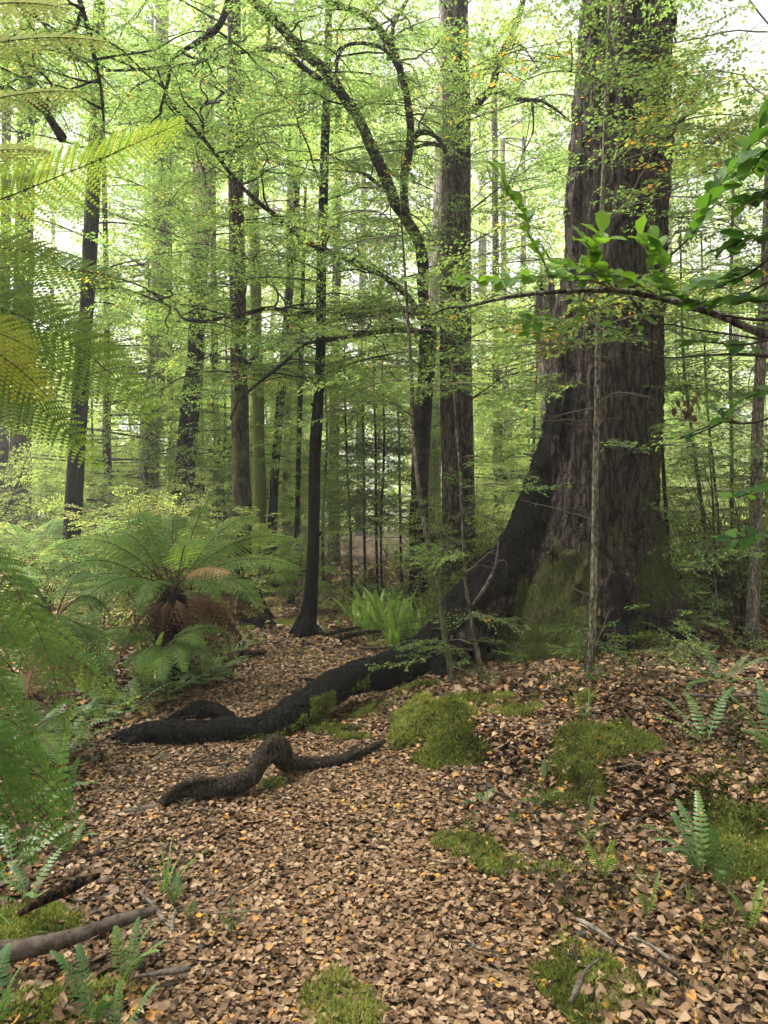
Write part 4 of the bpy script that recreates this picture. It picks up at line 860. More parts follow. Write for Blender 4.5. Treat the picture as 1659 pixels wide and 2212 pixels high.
# ------------------------------------------------------------------ ferns
def frond(mb, base, ctrl, tip, W, npair, pin_sp=.014, up=(0, 0, 1), tint=.5, stipe=.15, r_=None, lod=1.0, stalk_r=.006, droop=.25, fwd=R(22), seedt=0.0, mat=0, smat=1, prof=None, pw=.42):
    """one twice divided frond: stalk, leaflets in pairs, each cut into fine lobes"""
    r_ = r_ or np.random.default_rng(1); b, c, t_ = (np.asarray(q, float) for q in (base, ctrl, tip)); up = np.asarray(up, float)
    s = np.linspace(0, 1, 26)[:, None]; C = (1-s)**2*b + 2*s*(1-s)*c + s*s*t_
    segs(mb, C[:-1], C[1:], np.linspace(stalk_r, stalk_r*.25, 25), np.linspace(stalk_r*.97, stalk_r*.22, 25), smat)
    sp = stipe + (1-stipe)*(np.arange(npair)+.5)/npair; A0 = along(C, sp); T0 = nrm(along(C, np.minimum(sp+.02, 1)) - along(C, np.maximum(sp-.02, 0)))
    q = (sp-stipe)/(1-stipe); wl = W*(np.clip(q*4.2+.30, 0, 1)**.8)*np.clip(1.02-q, 0, 1)**.62 if prof is None else W*prof(q)
    side = nrm(np.cross(T0, up[None])); nn = np.cross(side, T0)
    LVs, LT = [], []
    gap = np.linalg.norm(t_-b)*(1-stipe)/npair
    for i in range(npair):
        for sg in (-1, 1):
            L_ = wl[i]*r_.uniform(.9, 1.08)
            if L_ < .008: continue
            u = nrm(side[i]*sg*math.cos(fwd) + T0[i]*math.sin(fwd) - nn[i]*(droop*.5) + r_.normal(0, .04, 3))
            k = max(3, int(L_/(pin_sp*lod))); tt = (np.arange(k)+.5)/k
            p = A0[i] + u*(tt*L_)[:, None] + np.array([0, 0, -1.])*(droop*.5*L_*tt**2)[:, None] + T0[i]*(.10*L_*tt**2)[:, None]
            n2 = nrm(nn[i] + u*.1); ax = nrm(np.cross(u, n2)); pl = gap*pw*1.42*np.clip(1.12-tt, .12, 1)**.75*np.minimum(1, 4*tt+.5)
            for s2 in (-1, 1):
                dr = nrm(ax*s2 + u*.42 - n2*.12)[None]*pl[:, None]; hb = u*(L_/k*.47)
                LVs.append(np.stack([p-hb, p+hb, p+dr+hb*.45, p+dr-hb*.35], 1)); LT.append(tint + r_.normal(0, .05) + r_.normal(0, .04, k))
            segs(mb, [A0[i]], [p[-1]], stalk_r*.3, stalk_r*.1, smat if mat == 0 and smat == 2 else mat, tint*.9)
    if LVs:
        V = np.concatenate(LVs).reshape(-1, 3); mb.add(V, np.arange(len(V)).reshape(-1, 4), mat, np.concatenate(LT))
FM = [M['fern'], M['stipe'], M['stipe_green']]; DM = [M['dead'], M['stipe']]
def add_frond(root, base, ctrl, tip, W, n, dead=False, name=None, **k):
    mb = MB(); frond(mb, base, ctrl, tip, W, n, **k); o = mb.build(name or ('dead_frond' if dead else 'frond'), DM if dead else FM, root, smooth=False); return o
def tree_fern_mid():
    r_ = np.random.default_rng(3); D = 6.5; c = P(372, 1285, D); gz = float(G(c[0], c[1]))
    root = thing('tree_fern', 'large spreading tree fern with shaggy base left of the path', 'fern', (c[0], c[1], gz))
    mb = MB(); add_tube(mb, [(c[0], c[1], gz-.05), (c[0], c[1], (gz+c[2])/2), c, c+np.array([0, 0, .08])], [.16, .13, .10, .05], 16, step=.04, rough=.35, nscale=(14, 14, 14)); n = len(np.concatenate(mb.V))
    mb.build('trunk', M['rotten'], root, vattr=vat(n, soot=.6, moss=.1, lichen=0))  # soot value here only darkens the fern trunk
    tips = [ # px,py,depth of the tip; px,py,depth of the bend
     ((470, 1075, 6.2), (430, 1060, 6.4), .40, .62), ((385, 1120, 6.9), (360, 1090, 6.8), .36, .5), ((300, 1110, 6.9), (310, 1095, 6.8), .42, .5), ((230, 1165, 6.6), (290, 1105, 6.5), .40, .55), ((120, 1180, 6.2), (250, 1120, 6.3), .42, .5),
     ((105, 1250, 5.7), (230, 1150, 6.0), .40, .45), ((150, 1330, 5.4), (260, 1190, 5.8), .36, .42), ((560, 1120, 6.6), (470, 1100, 6.5), .40, .55), ((640, 1165, 6.6), (500, 1125, 6.5), .36, .6), ((650, 1230, 6.2), (500, 1160, 6.3), .30, .55),
     ((560, 1310, 5.9), (500, 1195, 6.2), .30, .5), ((470, 1300, 5.6), (440, 1200, 5.9), .24, .42), ((300, 1330, 5.5), (320, 1215, 5.8), .26, .40), ((215, 1310, 5.7), (280, 1190, 5.9), .30, .40), ((510, 1190, 7.2), (450, 1130, 7.0), .36, .5), ((260, 1200, 7.4), (320, 1130, 7.2), .40, .5), ((60, 1330, 6.4), (210, 1180, 6.4), .36, .45), ((420, 1180, 5.2), (400, 1120, 5.7), .30, .6)]
    for (tx, ty, td), (bx, by, bd), W, tt in tips:
        add_frond(root, c + r_.normal(0, .03, 3), P(bx, by, bd), P(tx, ty, td), W*.72, 28, r_=r_, tint=tt, stipe=.2, stalk_r=.007, droop=.3, pin_sp=.014, up=(0, -.45, .85))
    add_frond(root, c, P(415, 1195, 6.0), P(495, 1238, 5.7), .17, 13, dead=True, r_=r_, tint=.95, stipe=.35, droop=.9, pin_sp=.014, up=(0, -.5, .85), pw=.3)
    for k in range(12):
        a = r_.uniform(0, 6.28); l = r_.uniform(.35, .8); q = c + np.array([math.cos(a)*l, math.sin(a)*l*.9, 0]); q[2] = max(gz+.03, c[2]-r_.uniform(.5, .8)); b2 = c + np.array([math.cos(a)*l*.7, math.sin(a)*l*.7, .05])
        add_frond(root, c - np.array([0, 0, .05]), b2, q, .13, 16, dead=True, r_=r_, tint=r_.uniform(-.1, .08), stipe=.2, droop=1.0, pin_sp=.03)
    for (x0, y0, x1, y1, d) in ((500, 1290, 575, 1330, 7.0), (510, 1300, 545, 1375, 6.8), (520, 1300, 520, 1395, 6.6), (470, 1330, 470, 1400, 6.3)):
        add_frond(root, c, P((x0+372)//2+40, 1265, d), P(x1, y1, d), .22, 20, dead=True, r_=r_, tint=.3, stipe=.25, droop=1.2, pin_sp=.02)
    return root
tree_fern_mid()
def fern_px(label, base, fronds, tint, seed, W=.3, n=26, name='tree_fern', dead=(), stalk=.007, pin=.014, droop=.4, **k):
    r_ = np.random.default_rng(seed); b = P(*base); root = thing(name, label, 'fern', (b[0], b[1], b[2]))
    for q in fronds:
        tip, bend = q[0], q[1]; w_ = q[2] if len(q) > 2 else W; tt = q[3] if len(q) > 3 else tint; bs = P(*q[4]) if len(q) > 4 else b
        add_frond(root, bs, P(*bend), P(*tip), w_, n, r_=r_, tint=tt+r_.normal(0, .04), stalk_r=stalk, pin_sp=pin, droop=droop, **(dict(k, up=(-.35, .25, .9)) if tip[:2] == (395, 262) else k))
    for q in dead: add_frond(root, b, P(*q[1]), P(*q[0]), q[2] if len(q) > 2 else W*.7, 18, dead=True, r_=r_, tint=r_.uniform(.4, .8), stipe=.15, droop=1.2, pin_sp=.018)
    return root
# overhead fronds reaching in from the left
fern_px('near tree fern crown reaching in from the upper left edge', (-420, 700, 1.75), [
   ((330, 905, 1.95), (60, 560, 1.8), .22, 0.64, (-420, 640, 1.75)), ((250, 760, 2.1), (-20, 560, 1.95), .22, 0.58), ((190, 860, 2.0), (-60, 600, 1.9), .20, 0.68, (-420, 800, 1.85)),
   ((395, 262, 1.7), (120, 395, 1.6), .16, 0.82, (-300, 540, 1.55)), ((215, 1010, 2.1), (-40, 700, 1.95), .18, 0.72), ((260, 600, 1.9), (-60, 520, 1.8), .20, 0.60), ((120, 560, 1.6), (-120, 470, 1.6), .2, 0.77),
   ((170, 960, 2.0), (-60, 720, 1.9), .18, 0.64), ((230, 90, 1.6), (-60, 40, 1.5), .15, 0.94, (-420, 260, 1.4)), ((150, 20, 1.5), (-80, -40, 1.5), .15, 0.97, (-420, 160, 1.4)), ((190, 200, 1.75), (-40, 170, 1.6), .13, 0.97, (-420, 380, 1.5)),
   ((110, 330, 1.6), (-100, 290, 1.5), .14, 0.92, (-420, 480, 1.5)), ((105, 860, 1.6), (-80, 640, 1.55), .16, 0.97, (-400, 740, 1.5)), ((80, 760, 1.5), (-120, 640, 1.5), .14, 0.97, (-400, 700, 1.5))], .5, 41, n=34, pin=.0075, stalk=.003, droop=.3, stipe=.1, up=(-.05, -.85, .5))
fern_px('drooping fern fronds hanging down the left edge to the path', (-260, 1300, 2.4), [
   ((145, 1590, 2.6), (70, 1150, 2.7), .15, 0.49, (-200, 1150, 2.6)), ((255, 1505, 3.0), (60, 1290, 2.9), .14, 0.55, (-260, 1400, 2.6)),
   ((60, 1450, 2.4), (-30, 1200, 2.4), .14, 0.57), ((190, 1420, 3.2), (20, 1250, 3.1), .16, 0.57), ((90, 1640, 2.5), (20, 1420, 2.5), .11, 0.45), ((20, 1560, 2.6), (-40, 1330, 2.6), .13, 0.45)], .38, 42, n=25, pin=.009, stalk=.004, droop=.5, stipe=.08, up=(.3, -.7, .6))
fern_px('bluish green fern leaning in above the lime moss cushion', (-260, 1560, 1.7), [
   ((70, 1870, 1.75), (0, 1560, 1.75), .12, 0.40), ((165, 1770, 1.85), (40, 1570, 1.8), .11, 0.43), ((125, 1690, 2.0), (-20, 1550, 1.9), .11, 0.49), ((-10, 1910, 1.7), (-60, 1640, 1.7), .12, 0.45), ((150, 1835, 1.9), (30, 1640, 1.85), .09, 0.45)], .30, 43, n=18, pin=.008, stalk=.004, droop=.4, stipe=.05, up=(.2, -.8, .6))
fern_px('low dark tree fern behind the left edge fronds', (120, 1340, 4.6), [((10, 1250, 4.4), (60, 1215, 4.5)), ((200, 1240, 4.8), (160, 1210, 4.7)), ((240, 1330, 4.7), (190, 1240, 4.7)), ((130, 1420, 4.1), (120, 1290, 4.3)), ((20, 1400, 4.2), (60, 1270, 4.3)), ((220, 1450, 4.3), (180, 1320, 4.4)), ((-60, 1330, 4.4), (20, 1220, 4.5))], .3, 44, W=.26, n=24,
   dead=[((150, 1540, 4.3), (130, 1400, 4.3)), ((60, 1500, 4.2), (80, 1380, 4.3)), ((210, 1480, 4.5), (170, 1400, 4.5))], pin=.016)
fern_px('pale tree fern left of the straight black trunk', (640, 1290, 11.0), [((575, 1200, 10.6), (610, 1180, 10.8)), ((605, 1165, 10.8), (630, 1165, 10.9)), ((590, 1260, 10.4), (600, 1200, 10.6)), ((710, 1180, 11), (680, 1170, 11)), ((730, 1240, 10.6), (700, 1185, 10.8)), ((720, 1290, 10.4), (690, 1215, 10.6)), ((610, 1300, 10.4), (620, 1230, 10.6)), ((660, 1150, 11.6), (655, 1160, 11.4))], .6, 45, W=.34, n=22, pin=.03,
   dead=[((700, 1335, 10.6), (690, 1270, 10.7), .2)])
fern_px('hazy tree fern among shrubs left of the soot black trunk', (60, 1230, 9), [((-30, 1180, 9), (20, 1160, 9)), ((160, 1170, 9.2), (110, 1150, 9)), ((20, 1130, 9.6), (40, 1140, 9.4)), ((120, 1120, 9.8), (90, 1140, 9.5)), ((150, 1240, 8.6), (120, 1170, 8.8)), ((-20, 1250, 8.6), (20, 1180, 8.8)), ((70, 1290, 8.2), (65, 1200, 8.6))], .5, 46, W=.38, n=22, pin=.03)
fern_px('tree fern filling the gap behind the big shaggy one', (250, 1240, 8.4), [((150, 1175, 8.4), (200, 1150, 8.4)), ((330, 1165, 8.6), (300, 1150, 8.5)), ((240, 1120, 9.0), (245, 1140, 8.8)), ((180, 1240, 8.0), (200, 1180, 8.2)), ((330, 1240, 8.0), (300, 1180, 8.2)), ((420, 1190, 8.6), (350, 1150, 8.5)), ((90, 1200, 8.6), (170, 1160, 8.6))], .52, 47, W=.38, n=22, pin=.028)
fern_px('tree fern behind the brown trunk with blackened foot', (560, 1230, 12), [((480, 1180, 12), (520, 1165, 12)), ((640, 1185, 12), (600, 1165, 12)), ((560, 1130, 12.4), (560, 1150, 12.3)), ((500, 1240, 11.6), (520, 1190, 11.8)), ((620, 1250, 11.6), (600, 1190, 11.8))], .6, 48, W=.4, n=20, pin=.035)

fern_px('mid green fern sprawling at the foot of the big tree fern', (350, 1400, 6.0), [((270, 1440, 5.5), (300, 1400, 5.7)), ((250, 1400, 5.7), (290, 1350, 5.8)), ((440, 1395, 5.7), (400, 1350, 5.8)), ((300, 1450, 5.3), (320, 1380, 5.6)), ((400, 1450, 5.3), (380, 1380, 5.6)), ((500, 1370, 6.2), (430, 1330, 6.1)), ((350, 1470, 5.2), (350, 1400, 5.4)), ((210, 1370, 6.2), (280, 1330, 6.1)), ((460, 1430, 5.7), (420, 1370, 5.8))], .5, 51, W=.15, n=22, pin=.014, droop=.3,
   dead=[((520, 1400, 6.2), (450, 1340, 6.1), .08)], up=(0, -.4, .9))
fern_px('soft fern clump filling the shade left of the big tree fern', (40, 1470, 5.6), [((-60, 1420, 5.4), (0, 1390, 5.5)), ((130, 1420, 5.5), (90, 1380, 5.6)), ((60, 1370, 6.0), (50, 1380, 5.8)), ((150, 1490, 5.2), (100, 1420, 5.4)), ((30, 1530, 4.9), (40, 1430, 5.2)), ((-40, 1500, 5.0), (0, 1420, 5.3))], .5, 52, W=.2, n=22, pin=.015, up=(0, -.4, .9))
fern_px('broad fern between the big tree fern and the left edge', (185, 1420, 6.2), [((90, 1380, 6.0), (130, 1350, 6.1)), ((270, 1375, 6.1), (230, 1350, 6.1)), ((190, 1320, 6.6), (190, 1340, 6.4)), ((140, 1460, 5.6), (160, 1380, 5.9)), ((240, 1460, 5.6), (220, 1380, 5.9))], .42, 53, W=.2, n=22, pin=.016, up=(0, -.4, .9))
fern_px('fern spreading over the litter under the left edge fronds', (60, 1590, 4.2), [((-30, 1570, 4.0), (10, 1530, 4.1)), ((140, 1570, 4.1), (110, 1530, 4.2)), ((70, 1510, 4.6), (65, 1530, 4.4)), ((130, 1650, 3.8), (100, 1570, 4.0)), ((40, 1680, 3.6), (50, 1590, 3.9))], .4, 54, W=.14, n=20, pin=.012, up=(0, -.4, .9))
# simply divided ferns: hard ferns and crown ferns
def simple_frond(mb, base, ctrl, tip, W, n, tint=.5, r_=None, up=(0, 0, 1), pw=.55, stalk_r=.0025, smat=1, stipe=.12, prof=None):
    r_ = r_ or np.random.default_rng(2); b, c, t_ = (np.asarray(q, float) for q in (base, ctrl, tip)); s = np.linspace(0, 1, 14)[:, None]; C = (1-s)**2*b + 2*s*(1-s)*c + s*s*t_
    segs(mb, C[:-1], C[1:], np.linspace(stalk_r, stalk_r*.4, 13), np.linspace(stalk_r, stalk_r*.4, 13), smat, tint)
    sp = stipe + (1-stipe)*(np.arange(n)+.5)/n; A0 = along(C, sp); T0 = nrm(along(C, np.minimum(sp+.03, 1)) - along(C, np.maximum(sp-.03, 0)))
    q = (sp-stipe)/(1-stipe); wl = W*np.clip(q*3.2+.35, 0, 1)*np.clip(1.03-q, 0, 1)**.6
    side = nrm(np.cross(T0, np.asarray(up, float)[None])); nn = np.cross(side, T0); gap = np.linalg.norm(t_-b)*(1-stipe)/n
    for sg in (-1, 1):
        u = nrm(side*sg + T0*.32 - nn*.18 + r_.normal(0, .05, (n, 3))); ww = gap*pw; ax = np.cross(nn, u)
        L_ = (wl*r_.uniform(.92, 1.08, n))[:, None]
        V = np.stack([A0-ax*ww*.5, A0+ax*ww*.5, A0+u*L_*.35+ax*ww*.62+nn*L_*.05, A0+u*L_*.35-ax*ww*.62+nn*L_*.05, A0+u*L_*.78+ax*ww*.5, A0+u*L_*.78-ax*ww*.5, A0+u*L_-nn*L_*.1+T0*ww*.2], 1).reshape(-1, 3)
        f4 = np.array([[0, 1, 2, 3], [3, 2, 4, 5]]); f3 = np.array([[5, 4, 6]]); o = (np.arange(n)*7)[:, None, None]
        n0 = mb.n; mb.add(V, (f4[None]+o).reshape(-1, 4), 0, tint + np.repeat(r_.normal(0, .06, n), 2))
        mb.F.append((f3[None]+o).reshape(-1, 3)+n0); mb.M.append(np.zeros(n, np.int32)); mb.T.append(np.full(n, tint, np.float32))
def hard_fern(label, px, py, d, fr, seed, W=.035, L0=.25, tint=.4, mats='hardfern', cat='fern', name='hard_fern', n=18, on_ground=True):
    """fr: list of tip pixels (px, py, depth) or count"""
    r_ = np.random.default_rng(seed); b = P(px, py, d)
    if on_ground: b[2] = float(G(b[0], b[1])) + .01
    root = thing(name, label, cat, b)
    if isinstance(fr, int):
        a0 = r_.uniform(0, 6.28); tl = []
        for i in range(fr):
            a = a0 + i*6.28/fr + r_.normal(0, .3); l = L0*r_.uniform(.7, 1.15); tl.append(b + np.array([math.cos(a)*l, math.sin(a)*l, l*r_.uniform(.15, .65)]))
    else: tl = [P(*q) for q in fr]
    for t_ in tl:
        t_ = t_ + np.array([0, 0, .03 if on_ground and d < 4 else 0]); W = max(W, .03) if d < 4 else W
        h = np.linalg.norm((t_-b)[:2]); c = (b+t_)/2 + np.array([0, 0, .28*np.linalg.norm(t_-b)]) + r_.normal(0, .01, 3)
        mb = MB(); simple_frond(mb, b, c, t_, W*r_.uniform(.85, 1.15), n, tint + r_.normal(0, .12), r_)
        mb.build('frond', [M[mats], M['stipe_green']], root, smooth=False)
    return root
HF = [
 ('arching fern pair with bright fronds in front of the right hand root', 1525, 1555, 3.95, [(1395, 1560, 4.0), (1420, 1515, 4.1), (1585, 1495, 4.1), (1480, 1505, 4.3)], .045, .6),
 ('fern with long fronds leaving the right edge of the view', 1680, 1590, 3.7, [(1555, 1500, 3.7), (1600, 1590, 3.5), (1640, 1480, 3.9)], .06, .35),
 ('upper right fern spreading beneath the stout pale pole', 1560, 1450, 4.9, [(1462, 1440, 4.8), (1470, 1500, 4.6), (1620, 1415, 4.9), (1640, 1470, 4.7), (1520, 1400, 5.2), (1680, 1420, 4.8)], .055, .35),
 ('upright little fern at the foot of the long moss skirt', 1165, 1730, 3.75, [(1175, 1655, 3.75), (1110, 1690, 3.7), (1220, 1725, 3.6), (1125, 1745, 3.6)], .035, .35),
 ('small upright fern below the mossy bank on the right', 1265, 1800, 3.35, [(1282, 1735, 3.35), (1200, 1765, 3.3), (1320, 1790, 3.2)], .035, .3),
 ('tiny fern sprouting on the path edge near the bank', 1035, 1758, 3.75, [(1065, 1715, 3.8), (1000, 1745, 3.7), (1040, 1725, 3.9)], .02, .3),
 ('tiny lone fern on the leaves in the path middle right', 1020, 1795, 3.45, [(1025, 1765, 3.45), (1005, 1780, 3.4)], .022, .25),
 ('tiny fern beside the lone one farther right', 1105, 1780, 3.5, [(1110, 1755, 3.5), (1125, 1765, 3.45)], .02, .3),
 ('bright yellow green feathery fern low on the right', 1300, 1880, 3.0, [(1248, 1812, 3.0), (1325, 1830, 2.95), (1330, 1870, 2.8), (1262, 1850, 2.8)], .05, .95),
 ('broad fern with arched fronds over brown leaves at lower right', 1520, 1835, 3.0, [(1385, 1800, 2.9), (1405, 1830, 2.8), (1430, 1860, 2.7), (1455, 1770, 3.1), (1460, 1740, 3.2), (1505, 1722, 3.2)], .042, .4),
 ('dark green fern with one drooping pointed frond at lower right', 1555, 1850, 2.9, [(1560, 1905, 2.65), (1480, 1800, 2.9), (1600, 1835, 2.8), (1540, 1800, 2.8)], .045, .25),
 ('low light green fern just above the bottom right moss', 1400, 1935, 2.7, [(1365, 1915, 2.7), (1425, 1900, 2.7), (1385, 1950, 2.6)], .03, .7),
 ('light green fern tip by the right edge of the leaf litter', 1620, 1955, 2.6, [(1560, 1925, 2.6), (1650, 1920, 2.6), (1570, 1945, 2.5), (1670, 1950, 2.5)], .03, .85),
 ('fern clump arching over the pale log at bottom left', 265, 2080, 2.35, [(335, 2010, 2.35), (360, 2050, 2.3), (300, 2000, 2.45), (345, 2075, 2.25), (250, 2020, 2.4)], .035, .65),
 ('curved fern frond pair at the very bottom left', 205, 2140, 2.15, [(170, 2060, 2.2), (210, 2190, 2.05), (235, 2180, 2.05), (110, 2075, 2.2)], .035, .5),
 ('blurred dark fern in the bottom left corner', -20, 2130, 2.1, [(45, 2110, 2.1), (30, 2170, 2.0), (20, 2060, 2.2)], .04, .25),
 ('bright arching frond at the bottom edge left of centre', 245, 2215, 2.05, [(335, 2150, 2.1), (260, 2140, 2.1)], .03, .6),
 ('seedling fern on the leaves left of the path centre', 505, 2000, 2.62, [(498, 1955, 2.62), (530, 1985, 2.6), (480, 1995, 2.55)], .018, .5),
 ('very small fern near the twigs left of the path', 412, 1980, 2.72, [(420, 1962, 2.7), (395, 1970, 2.7)], .015, .45),
 ('small fern under the grass tuft left of the path', 375, 1935, 2.85, [(385, 1905, 2.9), (350, 1925, 2.8), (400, 1925, 2.8)], .02, .45),
 ('small fern tucked beneath the fronds of the left edge', 125, 1665, 3.3, [(148, 1570, 3.2), (100, 1640, 3.3), (170, 1650, 3.2)], .035, .35),
]
for i, (lb, px, py, d, fr, W, tt) in enumerate(HF): hard_fern(lb, px, py, d, fr, 500+i, W, tint=tt, n=16)
for i, (lb, px, py, d, n, L0, W, tt) in enumerate([
 ('ragged low fern under the drooping left edge fronds', 60, 1640, 3.7, 7, .34, .05, .4), ('dim fern deep under the bluish left fern', 30, 1730, 3.1, 6, .3, .045, .3), ('small green fern where the left edge litter meets the path', 150, 1720, 3.3, 5, .2, .03, .45),
 ('low fern above the rotten wood at the left edge', 60, 1860, 2.85, 6, .22, .035, .4), ('fern at the left edge level with the long root tip', 40, 1590, 4.3, 8, .4, .055, .4), ('fern in front of the low dark tree fern', 130, 1600, 4.4, 7, .34, .05, .45)]):
    hard_fern(lb, px, py, d, n, 560+i, W, L0, tint=tt, n=15)
# brighter upright fronds left of the path
hard_fern('two bright upright strap fronds at the left edge of the path', 315, 1478, 6.0, [(300, 1380, 6.0), (352, 1365, 5.9), (325, 1400, 6.2)], 600, .075, tint=.75, mats='crownfern', n=26)
hard_fern('dull upright strap fronds left of the two bright ones', 200, 1490, 5.6, [(205, 1405, 5.6), (235, 1390, 5.7), (165, 1420, 5.5), (150, 1450, 5.3)], 601, .08, tint=.2, mats='crownfern', n=24)
LOW = [(250, 1500, 5.7), (290, 1510, 5.6), (370, 1490, 6.0), (415, 1470, 6.4), (455, 1450, 6.7), (480, 1430, 7.0), (400, 1440, 6.6), (340, 1450, 6.3), (430, 1480, 6.3), (500, 1405, 7.6), (220, 1530, 5.3), (120, 1500, 5.0), (150, 1560, 4.8), (60, 1560, 4.6)]
LOWL = ['low green fern just in front of the bright upright fronds', 'arching low fern right below the two bright fronds', 'low fern under the near side of the big tree fern', 'low fern spilling onto the path edge below the tree fern', 'low fern on the verge halfway to the blackened foot', 'last low fern before the path bends by the blackened foot', 'low dark fern close under the tree fern trunk', 'low fern behind the two bright upright fronds', 'low fern at the path edge by the thin root line', 'small low fern tucked at the brown blackened trunk foot', 'low fern nearest the tip of the long black root', 'low fern beneath the dull strap fronds', 'low fern left of the long root tip under drooping fronds', 'low fern deepest in shade at the left edge fringe']
for i, (px, py, d) in enumerate(LOW):
    hard_fern(LOWL[i], px, py, d, 7, 620+i, .05, .34, tint=.4 + .2*math.sin(i*2.1), n=14)['group'] = 'low ferns fringing the left side of the path'
def crown_fern(px, d, seed, nf, label, h=.5, tint=.5, W=.045):
    r_ = np.random.default_rng(seed); x = (px-CX)/F_PX*d; b = np.array([x, d, float(G(x, d))]); root = thing('crown_fern', label, 'fern', b, 'crown ferns beside the far path')
    for i in range(nf):
        a = r_.uniform(0, 6.28); ln = h*r_.uniform(.7, 1.15); sp = r_.uniform(.25, .75)
        t_ = b + np.array([math.cos(a)*ln*sp, math.sin(a)*ln*sp, ln*math.sqrt(1-sp*sp*.8)]); c = b + (t_-b)*.5 + np.array([0, 0, ln*.25])
        mb = MB(); simple_frond(mb, b + r_.normal(0, .02, 3)*np.array([1, 1, 0]), c, t_, W, 18, tint + r_.normal(0, .15), r_, up=(math.cos(a)*-.3, math.sin(a)*-.3, 1), pw=.85)
        mb.build('frond', [M['crownfern'], M['stipe_green']], root, smooth=False)
for i, (px, d, nf, h) in enumerate(((775, 9.3, 9, .42), (800, 8.9, 11, .5), (830, 8.7, 12, .55), (858, 8.5, 12, .5), (885, 8.8, 10, .5), (845, 9.4, 12, .6), (812, 9.6, 10, .55), (870, 9.3, 10, .6), (765, 9.9, 8, .4), (900, 8.3, 8, .4), (850, 8.0, 7, .32), (790, 10.2, 9, .5), (915, 9.2, 9, .5))):
    crown_fern(px, d, 700+i, nf, 'pale green crown fern in the clump where the path bends', h, .55)

